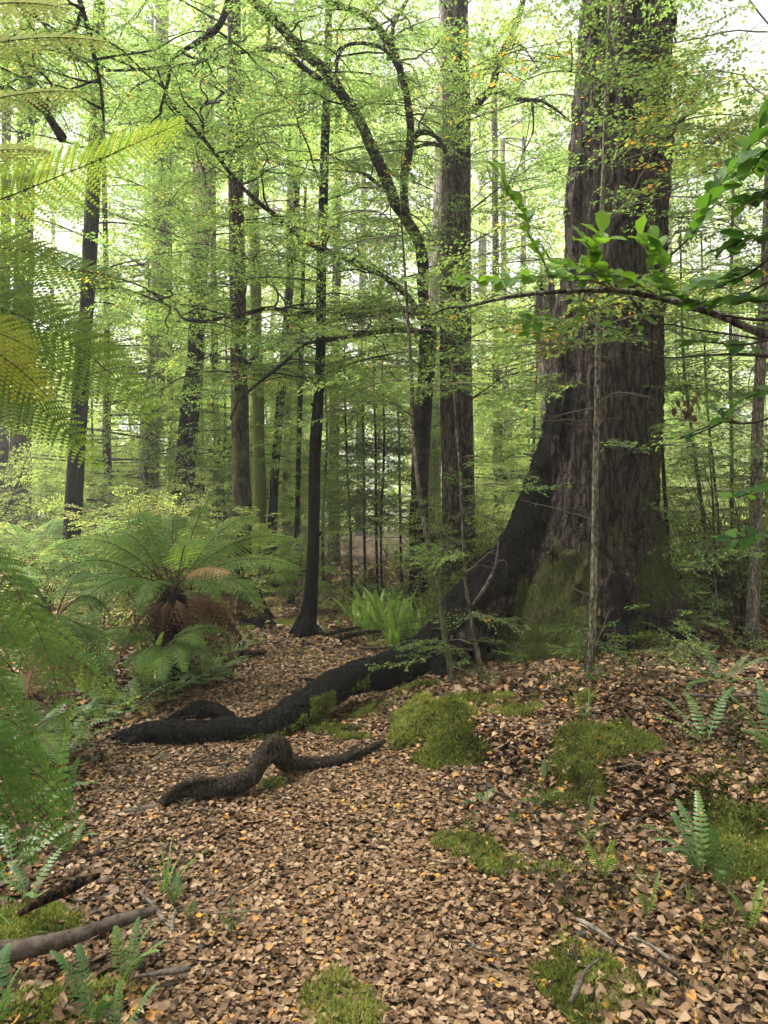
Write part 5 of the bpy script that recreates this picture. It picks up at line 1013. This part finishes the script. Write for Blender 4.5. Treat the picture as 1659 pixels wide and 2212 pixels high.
# ------------------------------------------------------------------ glossy branch on the right
def glossy_shape(seed):
    r_ = np.random.default_rng(seed); xs = np.linspace(0, 1, 9); ws = np.array([.04, .30, .62, .88, 1, .97, .80, .46, 0])*.30; V, Fq = [], []
    cv = r_.uniform(.15, .55); fold = r_.uniform(.1, .35); tw = r_.uniform(-.3, .3); wv = r_.uniform(.01, .035)
    for x, q in zip(xs, ws):
        for s in (-2, -1, 0, 1, 2):
            y = s/2*q; V.append((x, y + tw*.15*x*x, fold*abs(y) - cv*.5*x*x*.7 + (wv*math.sin(x*15+s) if abs(s) == 2 else 0) + tw*y*x))
    for i in range(8):
        for s in range(4): a = i*5+s; Fq.append((a, a+1, a+6, a+5))
    return np.array(V), np.array(Fq)
def glossy_branch():
    root = thing('broadleaf_branch', 'leafy branch of glossy oval leaves reaching in from the right edge', 'branch', P(1659, 730, 1.9))
    r_ = np.random.default_rng(12); shapes = [glossy_shape(i) for i in range(6)]; meshes = {}; cnt = [0]
    def leaf(p, u, n, ln, tt):
        k = (int(r_.integers(0, 6)), int(np.clip(tt*6, 0, 5))); 
        if k not in meshes:
            mb = MB(); mb.add(shapes[k[0]][0], shapes[k[0]][1], 0, (k[1]+.5)/6); o = mb.build('leaf', M['glossy']); meshes[k] = o.data
        else: o = bpy.data.objects.new('leaf', meshes[k]); S.collection.objects.link(o)
        u = nrm(u); w_ = nrm(np.cross(n, u)); n2 = np.cross(u, w_); o.parent = root; q = p-np.array(root['_o'])
        o.matrix_local = Matrix([[u[0]*ln, w_[0]*ln, n2[0]*ln, q[0]], [u[1]*ln, w_[1]*ln, n2[1]*ln, q[1]], [u[2]*ln, w_[2]*ln, n2[2]*ln, q[2]], [0, 0, 0, 1]]); cnt[0] += 1
    main = [([(1720, 745, 1.85), (1659, 725, 1.9), (1610, 706, 1.92), (1570, 688, 1.95), (1500, 664, 1.97), (1430, 645, 2.0), (1330, 628, 2.02), (1260, 628, 2.05), (1180, 632, 2.1), (1110, 640, 2.15), (1060, 650, 2.2), (1010, 662, 2.25), (960, 667, 2.3), (932, 680, 2.3)], (.012, .003), 'twig_brown'),
            ([(1659, 770, 1.8), (1600, 765, 1.85), (1520, 768, 1.9), (1440, 773, 1.95), (1380, 765, 2.0)], (.004, .0015), 0), ([(1700, 860, 1.8), (1659, 905, 1.85), (1600, 915, 1.9), (1560, 910, 1.95), (1520, 925, 2.0), (1470, 945, 2.0)], (.004, .0015), 1),
            ([(1659, 690, 1.9), (1620, 690, 1.9), (1560, 680, 1.92)], (.006, .003), 0), ([(1659, 610, 1.8), (1600, 640, 1.9), (1540, 665, 1.95)], (.004, .002), 0), ([(1659, 735, 1.85), (1560, 720, 1.9), (1490, 710, 1.95), (1440, 700, 2.0), (1360, 715, 2.0)], (.003, .0015), 0)]
    for l, rr, _ in main:
        p = px_line(l); branch_part(root, p, np.linspace(*rr, len(p)), M['twig'] if rr[0] < .01 else M['deadwood'], 'stem', sides=8, step=.03, rough=.15)
    tw = [ # twigs with leaves: points, leaf pairs, tint
     ([(1190, 600, 2.05), (1165, 545, 2.0), (1140, 500, 1.98), (1138, 470, 1.97), (1110, 435, 1.95), (1090, 400, 1.93), (1085, 385, 1.92)], 17, .55, .046),
     ([(1330, 628, 2.02), (1290, 610, 2.0), (1240, 600, 2.0), (1180, 597, 2.0), (1120, 600, 2.0), (1060, 605, 2.0), (1005, 607, 2.0)], 22, .5, .046),
     ([(1430, 645, 2.0), (1370, 610, 1.97), (1320, 590, 1.95), (1270, 580, 1.93), (1210, 575, 1.9)], 18, .6, .048),
     ([(1330, 628, 2.05), (1300, 590, 2.0), (1280, 545, 1.97), (1262, 520, 1.95)], 10, .55, .048),
     ([(1240, 600, 2.0), (1270, 560, 1.98), (1298, 520, 1.95), (1300, 505, 1.95)], 8, .8, .05),
     ([(1430, 640, 2.0), (1410, 580, 1.95), (1400, 530, 1.92), (1385, 510, 1.9)], 9, .5, .048),
     ([(1500, 664, 1.97), (1440, 610, 1.9), (1430, 560, 1.88), (1420, 520, 1.87)], 9, .45, .055),
     ([(1440, 560, 1.9), (1500, 500, 1.85), (1530, 440, 1.8), (1570, 380, 1.78), (1610, 330, 1.75), (1640, 280, 1.72)], 18, .15, .05),
     ([(1260, 632, 2.05), (1250, 670, 2.0), (1235, 700, 2.0), (1200, 715, 2.0), (1150, 720, 2.0)], 12, .45, .042),
     ([(1200, 690, 2.05), (1160, 690, 2.0), (1110, 700, 2.0)], 8, .5, .045),
     ([(1360, 640, 2.0), (1390, 690, 2.0), (1350, 715, 2.0), (1310, 705, 2.0)], 8, .3, .035),
     ([(1659, 560, 1.75), (1620, 590, 1.8), (1570, 610, 1.85), (1520, 620, 1.9)], 16, .12, .056),
     ([(1700, 480, 1.7), (1650, 510, 1.75), (1600, 520, 1.8), (1560, 540, 1.8)], 16, .1, .056),
     ([(1700, 650, 1.75), (1640, 650, 1.8), (1580, 650, 1.85), (1520, 655, 1.9), (1470, 640, 1.92)], 20, .12, .052),
     ([(1690, 400, 1.65), (1650, 420, 1.7), (1610, 440, 1.75)], 10, .12, .056), ([(1700, 300, 1.6), (1650, 330, 1.65), (1625, 370, 1.7)], 9, .12, .058),
     ([(1659, 735, 1.85), (1600, 745, 1.85), (1540, 740, 1.9), (1480, 735, 1.95)], 10, .12, .045),
     ([(1600, 915, 1.9), (1560, 900, 1.92), (1545, 880, 1.95)], 7, .1, .036), ([(1560, 912, 1.95), (1510, 935, 2.0), (1460, 950, 2.0)], 5, .1, .034),
     ([(1700, 1050, 1.8), (1640, 1060, 1.9), (1590, 1075, 2.0)], 8, .15, .042), ([(1700, 1180, 1.9), (1640, 1160, 1.95), (1570, 1165, 2.0)], 9, .12, .042), ([(1700, 840, 1.8), (1640, 850, 1.85), (1600, 865, 1.9)], 6, .12, .04)]
    for l, n, tt, ln in tw:
        n = int(n*(1.8 if tt > .35 else 1.4))
        p, _ = resample(px_line(l), np.ones(len(l)), .02); branch_part(root, p, np.linspace(.0035, .0015, len(p)), M['stipe_green'] if tt > .35 else M['twig'], 'twig', sides=6, rough=0, step=.02)
        for i in range(n):
            t = .12 + .88*(i+1)/n; q = along(p, np.array([t]))[0]; d = nrm(along(p, np.array([min(1, t+.05)]))[0] - along(p, np.array([max(0, t-.08)]))[0])
            sd_ = nrm(np.cross(d, [0, -.5, .9])); sg = 1 if i % 2 else -1
            u = d*r_.uniform(.4, 1.0) + sd_*sg*r_.uniform(.6, 1.0)*(1 if t < .96 else .2) + np.array([0, 0, r_.uniform(-.1, .35)]) + r_.normal(0, .18, 3)
            n_ = np.array([r_.normal(0, .35), -.45 + r_.normal(0, .3), 1.]); leaf(q, u, n_, ln*r_.uniform(.65, 1.2)*1.16, float(np.clip(tt + .2 + r_.normal(0, .13), 0, .99)))
glossy_branch()

# ------------------------------------------------------------------ shrubs, seedlings, understorey
BM = [M['bush'], M['twig']]
def shrub_proto(seed, h, w_, leaf, n, tint, label, group, name='shrub', mats=BM, twigs=True):
    r_ = np.random.default_rng(seed); root = thing(name, label, 'shrub', (0, 0, 0), group); mb = MB(); ms = MB()
    for i in range(n):
        a = r_.uniform(0, 6.28); l = h*r_.uniform(.6, 1.1); dx = w_*r_.uniform(.1, 1)
        t = np.linspace(0, 1, 8)[:, None]; pts = np.concatenate([math.cos(a)*dx*t**1.4 + r_.normal(0, .03, (8, 1)), math.sin(a)*dx*t**1.4 + r_.normal(0, .03, (8, 1)), l*t], 1); pts[0] *= .1
        segs(ms, pts[:-1], pts[1:], np.linspace(.012, .004, 7), np.linspace(.011, .003, 7), 0)
        dress(mb, pts, r_, leaf, tint, .25, 5.5 if h < 1.5 else 4.5, SPB, twigs, spread=.5)
    ms.build('stems', M['twig'], root); crown(root, mb, mats, 'foliage'); return root
def place(proto, used, x, y, s, yaw, label=None, sink=.03):
    o = proto if not used else copy_tree(proto)
    o.location = (x, y, float(G(x, y)) - sink); o.rotation_euler = (0, 0, yaw); o.scale = (s, s, s)
    if label: o['label'] = label
    return o
rs = np.random.default_rng(61)
protos = [shrub_proto(800+k, (1.1, 1.5, 1.9, 1.3)[k], (.7, .8, .8, 1.0)[k], (.026, .026, .028, .03)[k], (13, 15, 15, 16)[k], (.5, .55, .45, .6)[k], 'fine leaved grey green shrub in the understorey thicket', 'understorey shrubs in the thicket') for k in range(4)]
cand = []
for d0, d1, n, xr in ((7.2, 9.5, 15, (-1, -.29)), (9.5, 13, 34, (-1, 1)), (13, 18, 44, (-1, 1)), (18, 26, 46, (-1, 1))):
    for i in range(n):
        d = rs.uniform(d0, d1); x = d*(830/F_PX)*1.12*rs.uniform(*xr); cand.append((x, d))
for i in range(16): d = rs.uniform(6.4, 9.8); cand.append((rs.uniform(.385, .54)*d, d))
for i in range(8): d = rs.uniform(9.2, 12.); cand.append((rs.uniform(.02, .2)*d, d))
us = [0]*4
for x, d in cand:
    px = CX + x/d*F_PX
    if on_path(np.array([x-.3, x, x+.3]), np.array([d]*3)).any(): continue
    if 560 < px < 760 and d < 11.5: continue
    if 740 < px < 930 and d < 10.5: continue
    k = int(rs.integers(0, 4)); sc_ = rs.uniform(.7, 1.15)*(1 if d < 13 else 1.25)
    if 680 < px < 920: sc_ *= .6
    place(protos[k], us[k], x, d, sc_, rs.uniform(0, 6.28)); us[k] = 1
def seedling(label, px, py, d, h, seed, leaf=.02, n=6, tint=.4, w_=.25, mats=None, name='seedling'):
    r_ = np.random.default_rng(seed); b = P(px, py, d); g = float(G(b[0], b[1])); root = thing(name, label, 'seedling', (b[0], b[1], g)); ms = MB(); mb = MB()
    for i in range(n):
        a = r_.uniform(0, 6.28); l = h*r_.uniform(.5, 1.05); t = np.linspace(0, 1, 7)[:, None]; ww = w_*r_.uniform(.1, 1)
        pts = np.concatenate([b[0]+math.cos(a)*ww*t**1.5, b[1]+math.sin(a)*ww*t**1.5, g-.02+l*t], 1) + np.concatenate([np.zeros((1, 3)), r_.normal(0, h*.02, (6, 3))])
        segs(ms, pts[:-1], pts[1:], .003, .002, 0); dress(mb, pts, r_, leaf, tint, .4, 9, SPB, True, spread=.15, size=.9)
    ms.build('stems', M['twig'], root); crown(root, mb, mats or [M['leaf'], M['twig']], 'foliage')
seedling('small round leaved seedling at the foot of the pale sapling', 1268, 1455, 5.1, .35, 1, .026, 4, .3)
seedling('wiry seedling spreading in front of the black buttress foot', 1340, 1440, 5.3, .42, 2, .022, 6, .3, .35)
seedling('sparse seedling left of the thin bowed sapling', 1045, 1440, 5.3, .3, 3, .018, 4, .35)
seedling('brownish bushy seedling right of the great tree foot', 1390, 1500, 4.9, .35, 4, .016, 7, .25, .2, BM)
seedling('green bushy seedling against the right hand root', 1440, 1380, 5.9, .55, 5, .022, 8, .35, .35)
seedling('leafy seedling by the left foot of the long root', 300, 1520, 5.6, .22, 6, .018, 5, .5, .2)
seedling('low seedling beside the crown fern clump', 930, 1370, 8.0, .7, 7, .028, 8, .55, .4)
seedling('yellow leaved seedling left of the crown fern clump', 745, 1330, 10.2, .8, 8, .03, 8, .6, .4)
seedling('bushy yellowish seedling under the straight trunk', 960, 1330, 8.6, .9, 9, .028, 10, .5, .5)
seedling('thin leaved seedling on the right bank edge', 1480, 1470, 5.2, .5, 10, .02, 6, .3, .3)
def grass_tuft(label, px, py, d, n, L0, seed, tint=.5):
    r_ = np.random.default_rng(seed); b = P(px, py, d); b[2] = float(G(b[0], b[1])); root = thing('grass_tuft', label, 'grass tuft', b)
    for i in range(n):
        a = r_.uniform(0, 6.28); l = L0*r_.uniform(.5, 1.1); t = np.linspace(0, 1, 7); o = r_.uniform(.3, .9); q = b + r_.normal(0, .012, 3)*np.array([1, 1, 0])
        C = q + np.stack([math.cos(a)*l*o*t**1.3, math.sin(a)*l*o*t**1.3, l*(t-.55*o*t**2.2)], -1); w_ = .0035*(1-t**2)[:, None]*np.array([[-math.sin(a), math.cos(a), 0]])
        V = np.concatenate([C-w_, C+w_]); k = np.arange(6); mb = MB(); mb.add(V, np.stack([k, k+1, k+8, k+7], -1), 0, tint); mb.build('blade', M['grass'], root)
    return root
grass_tuft('grass tuft with thin arching blades left of the path', 355, 1890, 2.95, 16, .28, 1)
grass_tuft('single spray of long grass blades on the right bank', 1268, 1570, 4.45, 7, .3, 2, .3)
grass_tuft('wispy grass beside the arched root', 600, 1690, 4.05, 14, .13, 3, .3)
grass_tuft('short grass blades above the lime moss cushion', 40, 1840, 2.6, 8, .22, 4)
grass_tuft('grass tuft at the right by the thin twigs', 1490, 1900, 2.8, 8, .18, 5, .6)
for k, (px, py, d) in enumerate(((730, 1345, 9.6), (760, 1360, 9.0), (600, 1325, 10.8), (560, 1400, 8.4), (700, 1365, 9.0), (880, 1420, 7.6), (470, 1450, 7.0))):
    t_ = grass_tuft(['grass tuft right of the straight black trunk foot', 'grass tuft in front of the crown fern clump', 'grass tuft left of the straight black trunk on the bend', 'grass tuft below the brown trunk with blackened foot', 'grass tuft on the verge by the rusty fallen branch', 'grass tuft right of the path under the crown ferns', 'grass tuft at the left verge by the tree fern'][k], px, py, d, 16, .26, 20+k, .5)
    t_['group'] = 'grass tufts on the verge near the path bend'

# ------------------------------------------------------------------ logs, sticks, debris
def log(label, l, bark, name='log', seed=1., soot=0., moss=.2, cat='log', sides=12, lichen=.4, rough=.18):
    pts = px_line([q[:3] for q in l]); rad = [q[3] for q in l]; mb = MB(); add_tube(mb, pts, rad, sides, step=.03, rough=rough, nscale=(9, 9, 9), seed=seed)
    n = len(np.concatenate(mb.V)); o = mb.build(name, M[dict(bark_pale='stick_pale', deadwood='stick_grey', bark='log_wood').get(bark, bark)], None, loc=pts[0], vattr=vat(n, soot=soot, moss=moss, lichen=lichen)); return tag(o, label, cat)
log('mottled pale brown log lying at the bottom left', [(-60, 2070, 2.35, .036), (40, 2050, 2.38, .031), (130, 2032, 2.42, .028), (220, 2001, 2.46, .024), (300, 1976, 2.5, .018), (335, 1966, 2.52, .015)], 'bark', seed=1.3, moss=.1)
log('rotten red brown wood chunk between log and lime moss', [(40, 1975, 2.55, .012), (90, 1948, 2.6, .024), (150, 1918, 2.66, .028), (215, 1890, 2.72, .010)], 'rotten', name='rotten_log', seed=2.1, moss=0, lichen=0, rough=.4)
log('broken mossy branch end beside the path on the left', [(512, 1412, 7.6, .03), (545, 1412, 7.6, .035), (575, 1408, 7.6, .02)], 'rotten', seed=3, cat='branch', name='fallen_branch')
log('thin root line crossing the path behind the long root', [(515, 1466, 6.7, .015), (560, 1468, 6.7, .022), (600, 1474, 6.6, .018), (630, 1478, 6.55, .02)], 'deadwood', name='root', seed=4, cat='root')
log('dark knob of root poking out of the path', [(635, 1480, 6.5, .02), (650, 1474, 6.5, .04), (672, 1476, 6.45, .045), (690, 1480, 6.4, .02)], 'darktwig', name='root_stump', seed=5, cat='root', soot=1)
log('black rounded root stump right of the long root', [(885, 1530, 5.55, .05), (905, 1515, 5.55, .09), (930, 1512, 5.55, .08), (945, 1530, 5.5, .04)], 'darktwig', name='root_stump', seed=5.5, cat='root', soot=1.2, moss=.2)
log('dark flat stone-like root piece beside the olive hummock', [(1385, 1650, 3.9, .02), (1420, 1642, 3.9, .035), (1455, 1635, 3.95, .015)], 'rotten', name='root_piece', seed=6, cat='root', soot=.6)
log('rusty fallen branch below the crown ferns', [(690, 1398, 8.5, .02), (760, 1372, 8.6, .03), (830, 1362, 8.6, .02)], 'rotten', name='fallen_branch', seed=7, cat='branch')
log('pale fallen branch just in front of the crown ferns', [(770, 1398, 7.9, .012), (815, 1400, 7.9, .016), (850, 1392, 7.9, .01)], 'deadwood', name='fallen_branch', seed=8, cat='branch')
log('whitish knobbly branch lying right of the sapling foot', [(1410, 1515, 4.7, .01), (1435, 1500, 4.75, .02), (1470, 1500, 4.8, .014), (1500, 1515, 4.75, .012)], 'bark_pale', name='fallen_branch', seed=9, cat='branch')
log('white birch-like stick among leaves in front of the right root', [(1460, 1530, 4.5, .014), (1500, 1512, 4.6, .018), (1545, 1490, 4.7, .016)], 'bark_pale', name='fallen_branch', seed=10, cat='branch')
log('bleached forked stick on the leaves below the great tree', [(1135, 1530, 4.9, .006), (1120, 1500, 5.0, .014), (1110, 1490, 5.0, .01)], 'bark_pale', name='fallen_branch', seed=11, cat='branch')
log('pale stick lying across in front of the great tree', [(1100, 1520, 4.9, .01), (1150, 1530, 4.85, .014), (1195, 1540, 4.8, .008)], 'deadwood', name='fallen_branch', seed=12, cat='branch')
log('upright white twig standing in the leaves below the trunk', [(1190, 1510, 5.0, .006), (1192, 1470, 5.05, .005), (1184, 1430, 5.1, .003)], 'bark_pale', name='stick', seed=13, cat='stick')
log('long bare stick from the leaves to the right edge', [(1490, 1500, 4.1, .009), (1560, 1505, 4.1, .009), (1620, 1502, 4.1, .008), (1690, 1500, 4.1, .008)], 'deadwood', name='stick', seed=14, cat='stick')
log('short pale twig end in the bottom right moss', [(1245, 1985, 2.55, .006), (1285, 2005, 2.5, .009), (1320, 2030, 2.45, .005)], 'bark_pale', name='stick', seed=15, cat='stick')
log('dark bent stick under the bottom right moss', [(1300, 2070, 2.35, .004), (1270, 2090, 2.3, .005), (1245, 2140, 2.22, .009), (1235, 2165, 2.2, .007)], 'deadwood', name='stick', seed=16, cat='stick', moss=0)
log('pale lichened stick angled at the lower right', [(1360, 2020, 2.45, .004), (1410, 2045, 2.42, .006), (1450, 2075, 2.38, .007)], 'bark_pale', name='stick', seed=17, cat='stick')
log('long dark twig on the leaves at the lower right', [(1330, 2040, 2.4, .004), (1420, 2080, 2.35, .005), (1500, 2140, 2.28, .006), (1560, 2190, 2.2, .004)], 'darktwig', name='stick', seed=18, cat='stick')
log('pale crooked twig between path and bottom left ferns', [(300, 1925, 2.75, .004), (330, 1955, 2.72, .006), (355, 1990, 2.68, .006), (372, 2005, 2.65, .004)], 'bark_pale', name='stick', seed=19, cat='stick')
log('short thick twig lying below the crooked one', [(380, 1965, 2.7, .005), (372, 1990, 2.68, .008), (378, 2030, 2.6, .006)], 'bark_pale', name='stick', seed=20, cat='stick')
log('thin sunken branch on the path left of the moss film', [(935, 1825, 3.35, .01), (985, 1828, 3.3, .014), (1060, 1826, 3.3, .006)], 'deadwood', name='stick', seed=21, cat='stick', moss=.5)
log('buried pale root left of the arched root', [(215, 1770, 3.65, .01), (290, 1752, 3.7, .02), (345, 1742, 3.75, .015)], 'deadwood', name='root', seed=22, cat='root', moss=.3)
log('brown stick lying across the lower left ferns', [(290, 2110, 2.2, .004), (390, 2095, 2.2, .010), (410, 2092, 2.2, .008)], 'deadwood', name='stick', seed=23, cat='stick')
log('grey fallen branch running behind the great tree to the right', [(1430, 1335, 7.6, .02), (1500, 1338, 7.7, .028), (1580, 1360, 7.6, .02)], 'deadwood', name='fallen_branch', seed=24, cat='branch')
log('red brown fallen branch on the verge by the black trunk', [(690, 1376, 8.9, .02), (740, 1362, 9.0, .025), (800, 1352, 9.1, .015)], 'rotten', name='fallen_branch', seed=25, cat='branch')
def debris():
    r_ = np.random.default_rng(8); mb = MB()
    for x0, x1, y0, y1, n in ((-2.3, -.8, 2.1, 4.5, 300), (-2.8, -1.4, 4.5, 7, 220), (.3, 2.6, 2.2, 4.4, 260), (.9, 3.4, 4.4, 7.5, 420), (-1.2, .8, 2.2, 8, 160)):
        for i in range(n):
            x, y = r_.uniform(x0, x1), r_.uniform(y0, y1); a = r_.uniform(0, 6.28); l = r_.uniform(.05, .32); t = np.linspace(-.5, .5, 5)
            X = x + math.cos(a)*l*t + r_.normal(0, l*.05, 5); Y = y + math.sin(a)*l*t + r_.normal(0, l*.05, 5); Z = G(X, Y) + r_.uniform(.025, .06) + r_.uniform(-.15, .25)*l*t; q = np.stack([X, Y, Z], -1)
            r0 = r_.uniform(.0014, .0050); segs(mb, q[:-1], q[1:], r0, r0*.8, int(r_.random() < .35))
    mb.build('twig_litter', [M['twig'], M['twig_pale']], ground, kind='stuff')
debris()
def ground_green():
    """low herbs along the verges"""
    r_ = np.random.default_rng(18); mb = MB()
    for x0, x1, y0, y1, n in ((-6, -1.6, 6.5, 12, 260), (-2.2, -1.5, 4.2, 7.5, 80), (-.9, 1.2, 9.3, 14, 170), (1.5, 4.5, 6.6, 10, 100), (-.1, .5, 7.6, 9.4, 30), (2.0, 3.6, 4.6, 6.6, 30)):
        x, y = r_.uniform(x0, x1, n), r_.uniform(y0, y1, n); k = ~on_path(x, y); x, y = x[k], y[k]; n = len(x)
        put_sprays(mb, v3(x, y, G(x, y)+r_.uniform(.02, .22, n)), r_.uniform(0, 6.28, n), r_.uniform(.016, .03, n), r_.uniform(.3, .7, n), r_, SPB, False, pitch=.5, roll=.4)
    mb.build('ground_herbs', BM, ground, smooth=False, kind='stuff')
ground_green()

# ------------------------------------------------------------------ the forest beyond
FMs = [M['leaf_far'], M['twig']]
def far_proto(seed, h, r0, z0, cr, nsp, leaf, bark):
    r_ = np.random.default_rng(seed); root = thing('beech_tree', 'distant pale beech fading into the green haze', 'tree', (0, 0, 0), 'distant beeches deep in the forest'); ms = MB()
    pts = np.stack([np.cumsum(r_.normal(0, .05, 9)), np.cumsum(r_.normal(0, .05, 9)), np.linspace(-.4, h, 9)], -1); rad = np.linspace(r0, r0*.35, 9)
    add_tube(ms, pts, rad, 10, step=.8, rough=.08, seed=seed); n = len(np.concatenate(ms.V)); ms.build('trunk', M[bark], root, vattr=vat(n, soot=r_.choice([.1, .3, .9]), moss=.35, lichen=.3))
    mb = MB(); m = nsp; nb = 34; zb = r_.uniform(z0, h, nb)**1.0; az = r_.uniform(0, 6.28, nb); Lb = cr*(.45+.55*np.sin(np.pi*np.clip((zb-z0)/(h-z0), .1, .95)))*r_.uniform(.6, 1.2, nb)
    bi = r_.integers(0, nb, m); t = r_.uniform(.12, 1, m)**.7
    px_ = np.cos(az[bi])*Lb[bi]*t; py_ = np.sin(az[bi])*Lb[bi]*t; pz = zb[bi] + .25*Lb[bi]*t - .35*Lb[bi]*t*t
    pos = np.stack([px_, py_, pz], -1) + r_.normal(0, 1, (m, 3))*np.array([.55, .55, .28])*cr*.25
    put_sprays(mb, pos, az[bi]+r_.normal(0, .8, m), leaf*r_.uniform(.7, 1.2, m), .5 + .25*vnoise(pos*.5) + r_.normal(0, .08, m), r_, SPB, False, pitch=.55, roll=.7)
    crown(root, mb, FMs)
    a = np.stack([np.zeros(nb), np.zeros(nb), zb], -1); b = a + np.stack([np.cos(az)*Lb, np.sin(az)*Lb, .05*Lb], -1); mw = MB(); segs(mw, a, b, .05*cr/3, .015, 0); mw.build('branches', M['twig'], root, kind='stuff')
    return root
fp = [far_proto(900, 26, .26, 6, 3.6, 330, .11, 'bark'), far_proto(901, 22, .20, 4, 3.2, 300, .10, 'bark_pale'), far_proto(902, 18, .13, 2.5, 2.8, 280, .095, 'bark'), far_proto(903, 28, .32, 8, 4.2, 340, .12, 'bark_red'), far_proto(904, 9, .06, .6, 2.4, 300, .075, 'bark')]
uf = [0]*5
def far(k, x, y, s, yaw):
    o = place(fp[k], uf[k], x, y, s, yaw, sink=.2); uf[k] = 1; return o
rf = np.random.default_rng(33)
pts_f = []
for d0, d1, n in ((19, 26, 5), (26, 36, 12), (36, 50, 24)):
    tries = 0
    while n and tries < 4000:
        tries += 1; d = rf.uniform(d0, d1); x = d*rf.uniform(-.62, .62)
        if not (-.12 < x/d < .08 and d < 34) and all((x-a)**2+(d-b)**2 > 6 for a, b in pts_f): pts_f.append((x, d)); n -= 1
for i, (x, d) in enumerate(pts_f): far([0, 1, 2, 3, 4][int(rf.integers(0, 5))], x, d, rf.uniform(.85, 1.15), rf.uniform(0, 6.28))
for k, x, y in ((0, -4.4, 1.2), (3, -5.0, 4.2), (0, -6.2, 6.6), (3, 4.6, .8), (0, -1.0, -3.0), (3, 5.6, 4.6)):
    o = far(k, x, y, 1.0, x); o['label'] = 'unseen beech added beside the viewer to shade the near path'; o['group'] = 'unseen beeches added for shade'
uf = [1]*5     # the beeches just above are out of view, added to shade the foreground
for i in range(46):
    d = rf.uniform(15, 34); q = rf.uniform(-.6, .6)
    if -.10 < q < .07 and d < 30: q += .2
    far(4, d*q, d, rf.uniform(.5, .9), rf.uniform(0, 6.28))
def far_mass():
    r_ = np.random.default_rng(55); mb = MB(); m = 1700
    a = r_.uniform(-.62, .62, m); d = r_.uniform(50, 64, m); z = 13*r_.random(m)**1.3
    pos = np.stack([d*np.sin(a), d*np.cos(a), z], -1)
    put_sprays(mb, pos, r_.uniform(0, 6.28, m), .25*r_.uniform(.7, 1.3, m), .5+.3*vnoise(pos*.25)+r_.normal(0, .1, m), r_, SPB, False, pitch=.5, roll=.5)
    o = mb.build('distant_woodland', [M['leaf_far']], None, loc=(0, 57, 0), smooth=False, kind='stuff'); tag(o, 'dense mass of distant foliage closing the view between the trunks', 'woodland')
far_mass()

# ------------------------------------------------------------------ the air under the trees
def haze():
    m = bpy.data.materials.new('haze_air'); m.use_nodes = True; t = m.node_tree; t.nodes.clear(); out = t.nodes.new('ShaderNodeOutputMaterial')
    v = N(t, 'VolumePrincipled', {'Color': (1, 1, .92, 1), 'Density': .0030, 'Anisotropy': .3}); t.links.new(v.outputs[0], out.inputs['Volume'])
    x0, x1, y0, y1, z0, z1 = -143, 143, -44, 143, -2.0, 36
    V = [(x, y, z) for z in (z0, z1) for y in (y0, y1) for x in (x0, x1)]
    mb = MB(); mb.add(V, [[0, 2, 3, 1], [4, 5, 7, 6], [0, 1, 5, 4], [2, 6, 7, 3], [0, 4, 6, 2], [1, 3, 7, 5]])
    o = mb.build('haze', m, None, smooth=False, kind='stuff'); o['label'] = 'thin pale haze filling the air between the far trunks'
    o['category'] = 'haze'
haze()
